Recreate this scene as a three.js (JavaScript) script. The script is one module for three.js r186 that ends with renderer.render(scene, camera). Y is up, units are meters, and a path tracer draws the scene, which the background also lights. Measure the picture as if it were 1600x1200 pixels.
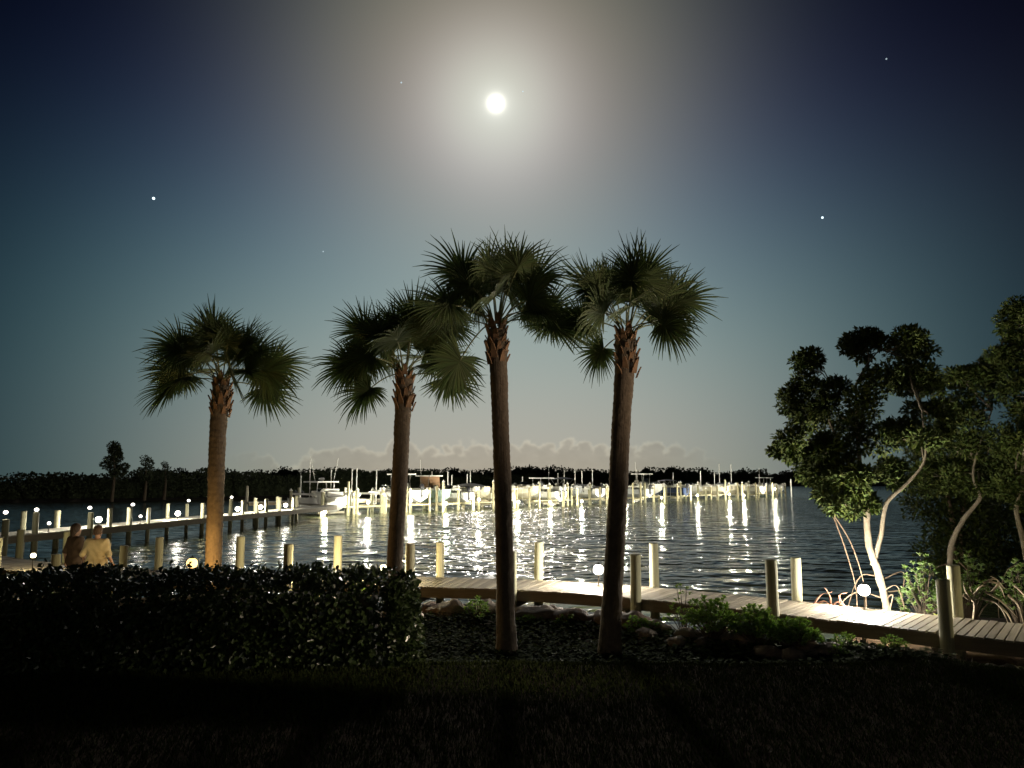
import * as THREE from 'three';
import { mergeGeometries, mergeVertices } from 'three/addons/utils/BufferGeometryUtils.js';
import { MarchingCubes } from 'three/addons/objects/MarchingCubes.js';

// ---------------------------------------------------------------- camera, sky, moonlight, exposure
const scene = new THREE.Scene();
const EYE = 3.8, PITCH = THREE.MathUtils.degToRad(6.9), FOV = 53;
const camera = new THREE.PerspectiveCamera(FOV, 4 / 3, 0.1, 9000);
camera.position.set(0, EYE, 0);
camera.rotation.set(PITCH, 0, 0);
const renderer = new THREE.WebGLRenderer({ antialias: true });
renderer.toneMapping = THREE.LinearToneMapping;
renderer.toneMappingExposure = 1;
renderer.shadowMap.enabled = true;
const MOON = new THREE.Vector3(-0.0196, 0.4526, -0.8915).normalize();
const moonlight = new THREE.DirectionalLight(new THREE.Color(1, 0.95, 0.85), 0.5);
moonlight.position.copy(MOON).multiplyScalar(120);
moonlight.shadow.radius = 5; // seen through thin haze
moonlight.castShadow = true;
Object.assign(moonlight.shadow.camera, { left: -60, right: 60, top: 60, bottom: -60, near: 1, far: 400 });
scene.add(moonlight, moonlight.target);

// seeded random numbers and noise
let seedState = 7;
function rnd() { seedState = (seedState + 0x6D2B79F5) | 0; let t = Math.imul(seedState ^ (seedState >>> 15), 1 | seedState); t = (t + Math.imul(t ^ (t >>> 7), 61 | t)) ^ t; return ((t ^ (t >>> 14)) >>> 0) / 4294967296; }
const seed = (n) => { seedState = n * 7919 + 13; };
const rr = (a, b) => a + (b - a) * rnd();
const hash = (x, y, z = 0) => { let h = Math.imul(x, 374761393) ^ Math.imul(y, 668265263) ^ Math.imul(z, 2147483647 - 1274126177); h = Math.imul(h ^ (h >>> 13), 1274126177); return ((h ^ (h >>> 16)) >>> 0) / 4294967296; };
const sm = (t) => t * t * (3 - 2 * t);
const clamp = (x, a = 0, b = 1) => Math.min(b, Math.max(a, x));
const smooth = (a, b, x) => sm(clamp((x - a) / (b - a)));
function noise2(x, y, px = 0, py = 0, s = 0) {
  const xi = Math.floor(x), yi = Math.floor(y), fx = sm(x - xi), fy = sm(y - yi);
  const w = (a, p) => (p ? ((a % p) + p) % p : a);
  const h = (a, b) => hash(w(a, px), w(b, py), s);
  return (h(xi, yi) * (1 - fx) + h(xi + 1, yi) * fx) * (1 - fy) + (h(xi, yi + 1) * (1 - fx) + h(xi + 1, yi + 1) * fx) * fy;
}
function fbm(x, y, oct, px = 0, py = 0, s = 0) { let v = 0, a = 0.5, t = 0; for (let i = 0; i < oct; i++) { v += a * noise2(x, y, px, py, s + i); t += a; x *= 2; y *= 2; px *= 2; py *= 2; a *= 0.5; } return v / t; }

// the sky: moonlit air with a wide aureole, and a low bank of cumulus
(function makeSky() {
  const W = 4096, H = 2048, data = new Float32Array(W * H * 4);
  // per channel: inner aureole (strength, width in degrees), outer aureole, glow over the horizon under the moon (strength, height, falloff, width), darkest air
  const AIR = [[0.3007, 4.69, 0.3363, 11.3, 0.425, 14.5, 1.9, 23.4, 0.0004], [0.3448, 4.39, 0.2987, 12.0, 0.402, 18.1, 2.6, 26.2, 0.0012], [0.3365, 4.85, 0.1873, 13.4, 0.3532, 21.3, 2.6, 27.7, 0.0035]];
  // cumulus puffs: azimuth from the moon (degrees), height, radius
  seed(91);
  const puffs = [];
  const tops = [[-18.6, 1.55], [-17.6, 1.95], [-16.3, 1.45], [-13.6, 1.5], [-12.3, 2.05], [-11.0, 2.25], [-9.9, 2.05], [-7.3, 2.75], [-6.2, 2.5], [-4.8, 2.25], [-2.8, 2.5], [-1.6, 2.55], [0, 2.3], [1.4, 2.35], [2.5, 2.65], [3.8, 2.55], [5.3, 2.9], [6.7, 2.65], [7.8, 2.45], [9.6, 2.6], [11.8, 2.7], [13.2, 2.45], [14.6, 2.0], [15.6, 1.5]];
  for (const [a, h] of tops) {
    const r = rr(0.45, 0.95);
    puffs.push([a, h - r, r]);
    for (let k = 0; k < 3; k++) { const q = rr(0.22, 0.5); puffs.push([a + rr(-1.0, 1.0), h - q - rr(0.05, 0.6), q]); }
  }
  const puffAt = new Map();
  for (const p of puffs) for (let c = Math.floor((p[0] - p[2] - 0.3) * 2); c <= (p[0] + p[2] + 0.3) * 2; c++) { if (!puffAt.has(c)) puffAt.set(c, []); puffAt.get(c).push(p); }
  const moonAz = Math.atan2(MOON.z, MOON.x), D = 180 / Math.PI;
  for (let j = 0; j < H; j++) {
    const el = ((j + 0.5) / H - 0.5) * Math.PI, ce = Math.cos(el), se = Math.sin(el), e = el * D, eh = Math.max(e, 0);
    for (let i = 0; i < W; i++) {
      const az = ((i + 0.5) / W - 0.5) * 2 * Math.PI, x = ce * Math.cos(az), z = ce * Math.sin(az);
      const c = clamp(x * MOON.x + se * MOON.y + z * MOON.z, -1, 1), th = Math.acos(c) * D;
      let d = (az - moonAz) * D; d = ((d + 540) % 360) - 180;
      const core = 0.2 * Math.exp(-((th / 1.1) ** 2)), away = Math.abs(d);
      let [r, g, b] = AIR.map(([a, w, a2, w2, hs, hh, hp, az0, dark]) => a * Math.exp(-((th / w) ** 2)) + a2 * Math.exp(-((th / w2) ** 2)) + hs * Math.exp(-((eh / hh) ** hp) - (away / az0) ** 2.6) + dark + core);
      b *= 1 - 0.10 * Math.exp(-eh / 3);
      const wide = Math.exp(-(((d - 6) / 30) ** 2) - ((e - 15) / 12) ** 2); r += 0.022 * wide; g += 0.011 * wide; b += 0.010 * wide;
      if (e > 0 && e < 4 && d > -22 && d < 20) {
        const wx = d + 0.9 * (fbm(d * 1.1, e * 1.6, 5) - 0.5), wy = e + 1.0 * (fbm(d * 1.2 + 40, e * 1.7 + 9, 5) - 0.5);
        let best = -9; for (const p of puffAt.get(Math.floor(d * 2)) || []) best = Math.max(best, p[2] - Math.hypot(wx - p[0], wy - p[1]));
        const under = tops.reduce((m, [a, h]) => Math.max(m, (h - 0.55 - wy) - Math.abs(wx - a) * 0.35), -9);
        best = Math.max(best, under);
        const inside = smooth(-0.09, 0.12, best) * smooth(-21, -13, d) * smooth(17.5, 12, d);
        const rim = smooth(-0.10, 0.04, best) * smooth(0.30, 0.03, best) * (0.35 + 0.9 * fbm(d * 0.8 + 7, 2.5, 3)) * smooth(-20, -13, d) * smooth(17, 12, d);
        const body = 0.90 + 0.12 * fbm(d * 1.4, e * 2.2 + 3, 4) - 0.05;
        r *= 1 + inside * (body * 1.03 - 1) + 0.34 * rim; g *= 1 + inside * (body * 0.985 - 1) + 0.32 * rim; b *= 1 + inside * (body * 0.95 - 1) + 0.27 * rim;
      }
      const disc = Math.exp(-((th / 0.44) ** 2)); // the full moon, blown out
      r += disc * 2.6; g += disc * 2.5; b += disc * 2.1;
      const o = (j * W + i) * 4; data[o] = r; data[o + 1] = g; data[o + 2] = b; data[o + 3] = 1;
    }
  }
  const t = new THREE.DataTexture(data, W, H, THREE.RGBAFormat, THREE.FloatType);
  t.mapping = THREE.EquirectangularReflectionMapping; t.magFilter = THREE.LinearFilter; t.needsUpdate = true;
  scene.background = t; scene.environment = t;
})();

// ---------------------------------------------------------------- helpers
const V = (x, y, z) => new THREE.Vector3(x, y, z);
const F = 600 / Math.tan(FOV * Math.PI / 360);
// a place in the world from its bearing in the photograph (1600 x 1200): on a level, or at a distance
function bearing(px, py) { const a = (px - 800) / F, b = (600 - py) / F; return V(a, b * Math.cos(PITCH) + Math.sin(PITCH), -(Math.cos(PITCH) - b * Math.sin(PITCH))); }
function onLevel(px, py, y) { const d = bearing(px, py); return d.multiplyScalar((y - EYE) / d.y).add(V(0, EYE, 0)); }
function atDepth(px, py, D) { const d = bearing(px, py); return d.multiplyScalar(D / -d.z).add(V(0, EYE, 0)); }
const names = new Map();
function numbered(n) { const k = names.get(n) ?? 0; names.set(n, k + 1); return k ? `${n}_${String(k).padStart(3, '0')}` : n; }
function group(name, label, category, pos = [0, 0, 0], grp) {
  const o = new THREE.Group(); o.name = numbered(name); o.position.set(...pos); scene.add(o);
  o.userData = { label, category }; if (grp) o.userData.group = grp; return o;
}
function part(name, geo, mat, parent) { const m = new THREE.Mesh(geo, mat); m.name = name; m.castShadow = m.receiveShadow = true; parent.add(m); return m; }
function thing(name, geo, mat, label, category, grp) { const m = part(numbered(name), geo, mat, scene); m.userData = { label, category }; if (grp) m.userData.group = grp; return m; }
function structure(name, geo, mat) { const m = part(numbered(name), geo, mat, scene); m.userData = { kind: 'structure' }; return m; }
function stuff(name, geo, mat, label, category) { const m = part(numbered(name), geo, mat, scene); m.userData = { kind: 'stuff', label, category }; return m; }
const mg = (list) => mergeGeometries(list.map((g) => (g.index ? g.toNonIndexed() : g)));
function box(w, h, d, x = 0, y = 0, z = 0, ry = 0, rx = 0, rz = 0) { const g = new THREE.BoxGeometry(w, h, d); if (rx) g.rotateX(rx); if (rz) g.rotateZ(rz); if (ry) g.rotateY(ry); g.translate(x, y, z); return g; }
function cyl(r0, r1, h, x = 0, y = 0, z = 0, n = 12) { const g = new THREE.CylinderGeometry(r1, r0, h, n, 1); g.translate(x, y + h / 2, z); return g; }
function bar(a, b, r, r2 = r, n = 8) { const d = b.clone().sub(a), g = new THREE.CylinderGeometry(r2, r, d.length(), n, 1); g.applyQuaternion(new THREE.Quaternion().setFromUnitVectors(V(0, 1, 0), d.clone().normalize())); g.translate((a.x + b.x) / 2, (a.y + b.y) / 2, (a.z + b.z) / 2); return g; }
function lathe(pts, n = 16) { return new THREE.LatheGeometry(pts.map(([x, y]) => new THREE.Vector2(x, y)), n); }
// a tube of changing radius along points
function limb(pts, radii, sides = 9, seg = 6, wob = 0) {
  const cv = new THREE.CatmullRomCurve3(pts), n = (pts.length - 1) * seg, pos = [], nor = [], uv = [], idx = [];
  const fr = cv.computeFrenetFrames(n, false); let len = 0, last = cv.getPoint(0);
  for (let i = 0; i <= n; i++) {
    const t = i / n, p = cv.getPoint(t), k = t * (radii.length - 1), k0 = Math.min(radii.length - 2, Math.floor(k)), r = radii[k0] + (radii[k0 + 1] - radii[k0]) * (k - k0);
    len += p.distanceTo(last); last = p;
    for (let s = 0; s <= sides; s++) {
      const a = s / sides * Math.PI * 2, v = fr.normals[i].clone().multiplyScalar(Math.cos(a)).addScaledVector(fr.binormals[i], Math.sin(a));
      const q = r * (1 + wob * (noise2(Math.cos(a) * 1.5 + 9, Math.sin(a) * 1.5 + i * 0.7, 0, 0, 5) - 0.5));
      pos.push(p.x + v.x * q, p.y + v.y * q, p.z + v.z * q); nor.push(v.x, v.y, v.z); uv.push(s / sides, len);
    }
  }
  for (let i = 0; i < n; i++) for (let s = 0; s < sides; s++) { const a = i * (sides + 1) + s, b = a + sides + 1; idx.push(a, a + 1, b, b, a + 1, b + 1); }
  const g = new THREE.BufferGeometry();
  g.setAttribute('position', new THREE.Float32BufferAttribute(pos, 3)); g.setAttribute('normal', new THREE.Float32BufferAttribute(nor, 3)); g.setAttribute('uv', new THREE.Float32BufferAttribute(uv, 2)); g.setIndex(idx);
  return g;
}
// leaves as folded blades
class Leaves {
  constructor() { this.p = []; this.n = []; this.u = []; this.c = []; }
  tri(a, b, c, n, col) { for (const q of [a, b, c]) { this.p.push(q.x, q.y, q.z); this.n.push(n.x, n.y, n.z); this.u.push(q.x * 3, q.y * 3); if (col) this.c.push(...col); } }
  leaf(at, dir, nor, len, wid, col, fold = 0.25) {
    const s = dir.clone().cross(nor).normalize(), up = s.clone().cross(dir).normalize();
    const tip = at.clone().addScaledVector(dir, len).addScaledVector(up, -len * 0.12), m = at.clone().addScaledVector(dir, len * 0.5);
    const l = m.clone().addScaledVector(s, wid / 2).addScaledVector(up, wid * fold), r = m.clone().addScaledVector(s, -wid / 2).addScaledVector(up, wid * fold);
    const n1 = up.clone().addScaledVector(s, -fold * 1.4).normalize(), n2 = up.clone().addScaledVector(s, fold * 1.4).normalize();
    this.tri(at, l, tip, n1, col); this.tri(at, tip, r, n2, col);
  }
  round(at, dir, nor, len, wid, col) { // a broader, blunt leaf
    const s = dir.clone().cross(nor).normalize(), up = s.clone().cross(dir).normalize();
    const P = (a, b, c) => at.clone().addScaledVector(dir, a * len).addScaledVector(s, b * wid).addScaledVector(up, c * wid);
    const l1 = P(0.35, 0.46, 0.1), l2 = P(0.75, 0.42, 0.06), r1 = P(0.35, -0.46, 0.1), r2 = P(0.75, -0.42, 0.06), t = P(1, 0, -0.12), m = P(0.5, 0, -0.02);
    const n1 = up.clone().addScaledVector(s, -0.25).normalize(), n2 = up.clone().addScaledVector(s, 0.25).normalize();
    this.tri(at, l1, m, n1, col); this.tri(l1, l2, m, n1, col); this.tri(l2, t, m, n1, col); this.tri(at, m, r1, n2, col); this.tri(r1, m, r2, n2, col); this.tri(r2, m, t, n2, col);
  }
  geo() { const g = new THREE.BufferGeometry(); g.setAttribute('position', new THREE.Float32BufferAttribute(this.p, 3)); g.setAttribute('normal', new THREE.Float32BufferAttribute(this.n, 3)); g.setAttribute('uv', new THREE.Float32BufferAttribute(this.u, 2)); if (this.c.length) g.setAttribute('color', new THREE.Float32BufferAttribute(this.c, 3)); return g; }
}
const dirRand = () => { const z = rr(-1, 1), a = rr(0, Math.PI * 2), s = Math.sqrt(1 - z * z); return V(s * Math.cos(a), z, s * Math.sin(a)); };

// textures: what surfaces are made of
function tex(w, h, fn, srgb = false) {
  const d = new Uint8Array(w * h * 4);
  for (let j = 0; j < h; j++) for (let i = 0; i < w; i++) { const v = fn(i / w, j / h), o = (j * w + i) * 4; if (typeof v === 'number') d[o] = d[o + 1] = d[o + 2] = clamp(v) * 255; else { d[o] = clamp(v[0]) * 255; d[o + 1] = clamp(v[1]) * 255; d[o + 2] = clamp(v[2]) * 255; } d[o + 3] = 255; }
  const t = new THREE.DataTexture(d, w, h, THREE.RGBAFormat); t.wrapS = t.wrapT = THREE.RepeatWrapping; t.magFilter = t.minFilter = THREE.LinearFilter; if (srgb) t.colorSpace = THREE.SRGBColorSpace; t.needsUpdate = true; return t;
}
const rep = (t, x, y) => { const c = t.clone(); c.repeat.set(x, y); c.needsUpdate = true; return c; };
const grainTex = tex(256, 256, (u, v) => { const g = fbm(u * 3, v * 48, 4, 3, 48, 3), k = fbm(u * 2, v * 6, 3, 2, 6, 8); const q = 0.62 + 0.38 * g * (0.7 + 0.5 * k); return [q, q * 0.985, q * 0.96]; });
const grainBump = tex(256, 256, (u, v) => fbm(u * 3, v * 64, 4, 3, 64, 3));
const pileTex = tex(256, 256, (u, v) => { const g = fbm(u * 30, v * 3, 4, 30, 3, 11), k = fbm(u * 4, v * 4, 4, 4, 4, 12); const q = 0.6 + 0.3 * g + 0.22 * (k - 0.4); return [q, q, q * 0.95]; });
const pileBump = tex(256, 256, (u, v) => fbm(u * 26, v * 2, 4, 26, 2, 11));
const barkTex = tex(256, 512, (u, v) => { const g = fbm(u * 10, v * 40, 4, 10, 40, 21), k = fbm(u * 3, v * 6, 4, 3, 6, 22), q = 0.5 + 0.45 * g + 0.35 * (k - 0.5); return [q, q * 0.95, q * 0.88]; });
const barkBump = tex(256, 512, (u, v) => 0.6 * fbm(u * 12, v * 34, 4, 12, 34, 21) + 0.4 * fbm(u * 40, v * 8, 3, 40, 8, 25));
const mottle = tex(256, 256, (u, v) => { const q = 0.55 + 0.5 * fbm(u * 6, v * 6, 5, 6, 6, 31); return [q, q, q * 0.97]; });
const soilTex = tex(512, 512, (u, v) => { const q = 0.35 + 0.75 * fbm(u * 24, v * 24, 5, 24, 24, 41), k = fbm(u * 5, v * 5, 3, 5, 5, 43); return [q * (0.9 + 0.3 * k), q * 0.92, q * (0.95 - 0.3 * k)]; });
const soilBump = tex(512, 512, (u, v) => fbm(u * 40, v * 40, 5, 40, 40, 44));
const weave = tex(64, 64, (u, v) => 0.86 + 0.07 * Math.sin(u * 64 * Math.PI / 2) * Math.sin(v * 64 * Math.PI / 2) + 0.07 * noise2(u * 8, v * 8, 8, 8, 51));

function mat(r, g, b, o = {}) { const m = new (o.physical ? THREE.MeshPhysicalMaterial : THREE.MeshStandardMaterial)(); delete o.physical; m.color.setRGB(r, g, b); m.roughness = 0.8; Object.assign(m, o); return m; }
const M = {
  plank: [0, 1, 2, 3].map((k) => mat(0.30 + 0.07 * k - 0.05 * (k % 2), 0.26 + 0.06 * k - 0.045 * (k % 2), 0.195 + 0.045 * k - 0.035 * (k % 2), { map: grainTex, bumpMap: grainBump, bumpScale: 0.003, roughness: 0.75 })),
  beam: mat(0.25, 0.20, 0.13, { map: rep(grainTex, 1, 1), bumpMap: grainBump, bumpScale: 0.003 }),
  pile: mat(0.40, 0.38, 0.25, { map: pileTex, bumpMap: pileBump, bumpScale: 0.006 }),
  pileYellow: mat(0.48, 0.43, 0.28, { map: pileTex, bumpMap: pileBump, bumpScale: 0.006 }),
  greyWood: mat(0.42, 0.39, 0.31, { map: pileTex }),
  pvc: mat(0.82, 0.80, 0.74, { roughness: 0.45 }),
  trunk: mat(0.20, 0.155, 0.115, { map: rep(barkTex, 2, 0.5), bumpMap: rep(barkBump, 2, 0.5), bumpScale: 0.02, roughness: 0.9 }),
  boot: mat(0.30, 0.165, 0.085, { map: mottle, roughness: 0.85 }),
  frond: mat(0.085, 0.125, 0.038, { physical: true, roughness: 0.82, transmission: 0.28, thickness: 0, vertexColors: true }),
  petiole: mat(0.20, 0.21, 0.085, { roughness: 0.6 }),
  mangroveBark: mat(0.44, 0.39, 0.30, { map: rep(barkTex, 1, 0.8), bumpMap: rep(barkBump, 1, 0.8), bumpScale: 0.012, roughness: 0.9 }),
  root: mat(0.32, 0.24, 0.17, { map: rep(barkTex, 1, 1), bumpMap: rep(barkBump, 1, 1), bumpScale: 0.008, roughness: 0.9 }),
  redRoot: mat(0.30, 0.15, 0.10, { map: rep(barkTex, 1, 1), roughness: 0.85 }),
  driftwood: mat(0.48, 0.41, 0.31, { map: rep(barkTex, 1, 1), bumpMap: rep(barkBump, 1, 1), bumpScale: 0.008, roughness: 0.9 }),
  mangroveLeaf: mat(0.085, 0.12, 0.03, { physical: true, roughness: 0.7, specularIntensity: 0.5, vertexColors: true }),
  shrubLeaf: mat(0.17, 0.29, 0.045, { physical: true, roughness: 0.9, transmission: 0.5, thickness: 0, vertexColors: true }),
  seedling: mat(0.38, 0.46, 0.05, { physical: true, roughness: 0.9, transmission: 0.5, thickness: 0, vertexColors: true }),
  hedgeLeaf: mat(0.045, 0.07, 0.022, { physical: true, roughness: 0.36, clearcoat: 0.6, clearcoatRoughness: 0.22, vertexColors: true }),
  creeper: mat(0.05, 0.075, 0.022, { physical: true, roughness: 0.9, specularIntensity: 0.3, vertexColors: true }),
  farLeaf: mat(0.042, 0.055, 0.026, { roughness: 1 }),
  twig: mat(0.10, 0.075, 0.05, { roughness: 0.9 }),
  soil: mat(0.060, 0.047, 0.032, { physical: true, map: rep(soilTex, 1, 1), bumpMap: soilBump, bumpScale: 0.02, roughness: 1, specularIntensity: 0.2 }),
  grass: mat(0.045, 0.062, 0.018, { physical: true, roughness: 1, specularIntensity: 0.2 }),
  litter: mat(0.17, 0.12, 0.07, { roughness: 0.9, vertexColors: true }),
  seabed: mat(0.06, 0.055, 0.035, { map: soilTex, roughness: 1 }),
  rock: [mat(0.24, 0.16, 0.12, { map: mottle, bumpMap: soilBump, bumpScale: 0.02 }), mat(0.28, 0.22, 0.17, { map: mottle, bumpMap: soilBump, bumpScale: 0.02 }), mat(0.40, 0.36, 0.29, { map: mottle, bumpMap: soilBump, bumpScale: 0.02 })],
  gel: mat(0.78, 0.77, 0.72, { physical: true, roughness: 0.28, clearcoat: 0.4 }),
  gelCream: mat(0.74, 0.68, 0.52, { physical: true, roughness: 0.3, clearcoat: 0.4 }),
  gelSea: mat(0.45, 0.60, 0.55, { physical: true, roughness: 0.3, clearcoat: 0.4 }),
  gelNavy: mat(0.035, 0.055, 0.12, { physical: true, roughness: 0.25, clearcoat: 0.5 }),
  gelGrey: mat(0.32, 0.33, 0.34, { physical: true, roughness: 0.3, clearcoat: 0.4 }),
  bottomPaint: mat(0.05, 0.07, 0.10, { roughness: 0.7 }),
  sole: mat(0.62, 0.60, 0.54, { roughness: 0.7 }),
  cushion: mat(0.66, 0.62, 0.54, { map: weave }),
  tan: mat(0.42, 0.25, 0.14, { map: weave, roughness: 0.9 }),
  greyCanvas: mat(0.27, 0.28, 0.32, { map: weave, roughness: 0.9 }),
  whiteCanvas: mat(0.72, 0.70, 0.64, { map: weave, roughness: 0.85 }),
  cowl: mat(0.035, 0.035, 0.04, { roughness: 0.3 }),
  cowlWhite: mat(0.78, 0.78, 0.76, { roughness: 0.3 }),
  alu: mat(0.62, 0.62, 0.60, { metalness: 0.85, roughness: 0.35 }),
  tint: mat(0.02, 0.025, 0.03, { roughness: 0.08 }),
  black: mat(0.02, 0.02, 0.022, { roughness: 0.5 }),
  bronze: mat(0.06, 0.045, 0.03, { roughness: 0.45, metalness: 0.6 }),
  skin: mat(0.45, 0.27, 0.19, { roughness: 0.6 }),
  hair: mat(0.07, 0.04, 0.025, { roughness: 0.7 }),
  shirt: mat(0.66, 0.55, 0.34, { map: weave, roughness: 0.9 }),
  brownCloth: mat(0.13, 0.08, 0.05, { map: weave, roughness: 0.9 }),
  trousers: mat(0.03, 0.03, 0.035, { map: weave, roughness: 0.9 }),
  silver: mat(0.36, 0.38, 0.38, { roughness: 0.35, metalness: 0.4 }),
};
const WHITE = new THREE.Color(1, 0.93, 0.80), WARM = new THREE.Color(1, 0.86, 0.50), AMBER = new THREE.Color(1, 0.62, 0.20), DOCK = new THREE.Color(1, 0.95, 0.76), FLOOD = new THREE.Color(1, 0.80, 0.58);
function glow(c, k) { const m = new THREE.MeshStandardMaterial(); m.color.setRGB(0.8, 0.8, 0.8); m.emissive.copy(c); m.emissiveIntensity = k; m.roughness = 0.4; return m; }
const G = { white: glow(WHITE, 9), warm: glow(WARM, 9), amber: glow(AMBER, 3.2), dock: glow(DOCK, 14), small: glow(WHITE, 5) };
function lampLight(parent, c, I, x, y, z, rad = 4) { const l = new THREE.PointLight(c, I); l.position.set(x, y, z); l.castShadow = true; l.shadow.radius = rad; parent.add(l); return l; }
// ---------------------------------------------------------------- ground, water, far shores
const FAR_EDGE = [[-24.5, -36.5], [-20.0, -30.2], [-16.2, -27.2], [-13.2, -25.7], [-11.31, -24.9], [-8.56, -24.38], [-5.31, -23.74], [-2.2, -23.05], [0.77, -22.35], [3.75, -20.95], [6.65, -18.76], [9.25, -16.52], [10.55, -15.5], [12.3, -14.2], [14.4, -12.75]];
const WALK = 2.0, DECK = 0.9;
const farCurve = new THREE.CatmullRomCurve3(FAR_EDGE.map(([x, z]) => V(x, 0, z)));
const farPts = farCurve.getSpacedPoints(420);
const sideOf = (i) => { const a = farPts[Math.max(0, i - 1)], b = farPts[Math.min(farPts.length - 1, i + 1)], d = b.clone().sub(a).normalize(); return V(-d.z, 0, d.x); }; // towards the land
const offsetPts = (o, step = 1) => farPts.map((p, i) => p.clone().addScaledVector(sideOf(i), o)).filter((_, i) => i % step === 0);
const midPts = offsetPts(WALK / 2, 6);
function shoreDist(x, z) { // distance from the middle of the boardwalk, positive on the land side
  let best = 1e9, sign = 1;
  for (let i = 0; i < midPts.length - 1; i++) {
    const a = midPts[i], b = midPts[i + 1], dx = b.x - a.x, dz = b.z - a.z, t = clamp(((x - a.x) * dx + (z - a.z) * dz) / (dx * dx + dz * dz));
    const qx = x - a.x - dx * t, qz = z - a.z - dz * t, d = qx * qx + qz * qz;
    if (d < best) { best = d; sign = dx * qz - dz * qx > 0 ? 1 : -1; }
  }
  return Math.sqrt(best) * sign;
}
function groundHeight(x, z) {
  if (z > -3) return 0.9;
  const s0 = shoreDist(x, z), s = s0 + 0.9 * smooth(2.5, 6, x) * smooth(0, 1, s0);
  let h = s > 1.4 ? 0.12 + 0.78 * smooth(1.4, 4.6, s) : 0.12 - 1.5 * smooth(1.4, -2.2, s);
  const swale = smooth(-3.4, -1.6, x) * smooth(-12.3, -13.8, z) * smooth(8, 5.5, x); // a hollow between the lawn and the bank
  if (s0 > 2.6) h += (0.50 - h) * swale * smooth(2.6, 4.6, s0);
  const isle = 1 - Math.hypot((x - 11.3) / 4.6, (z + 18.6) / 3.6);
  h = Math.max(h, isle > -0.4 ? -1.0 + 1.25 * smooth(-0.4, 0.55, isle) : -2);
  return h + (s > 0.8 ? 0.09 : 0.05) * (fbm(x * 0.9, z * 0.9, 4, 0, 0, 61) - 0.5);
}
{
  const nx = 260, nz = 190, pos = [], uv = [], idx = [];
  for (let j = 0; j <= nz; j++) for (let i = 0; i <= nx; i++) {
    const u = i / nx * 2 - 1, x = 26 * u + 34 * u ** 5, z = 40 - j / nz * 84 - 0, zz = z > -8 ? z : z;
    pos.push(x, groundHeight(x, zz), zz); uv.push(x / 3, zz / 3);
  }
  for (let j = 0; j < nz; j++) for (let i = 0; i < nx; i++) { const a = j * (nx + 1) + i, b = a + nx + 1; idx.push(a, a + 1, b, b, a + 1, b + 1); }
  const g = new THREE.BufferGeometry(); g.setAttribute('position', new THREE.Float32BufferAttribute(pos, 3)); g.setAttribute('uv', new THREE.Float32BufferAttribute(uv, 2)); g.setIndex(idx); g.computeVertexNormals();
  structure('ground', g, M.soil);
  const bed = new THREE.PlaneGeometry(6000, 6000); bed.rotateX(-Math.PI / 2); bed.translate(0, -1.7, -1500); const bu = bed.attributes.uv; for (let i = 0; i < bu.count; i++) bu.setXY(i, bu.getX(i) * 600, bu.getY(i) * 600);
  structure('seabed', bed, M.seabed);
}
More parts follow.
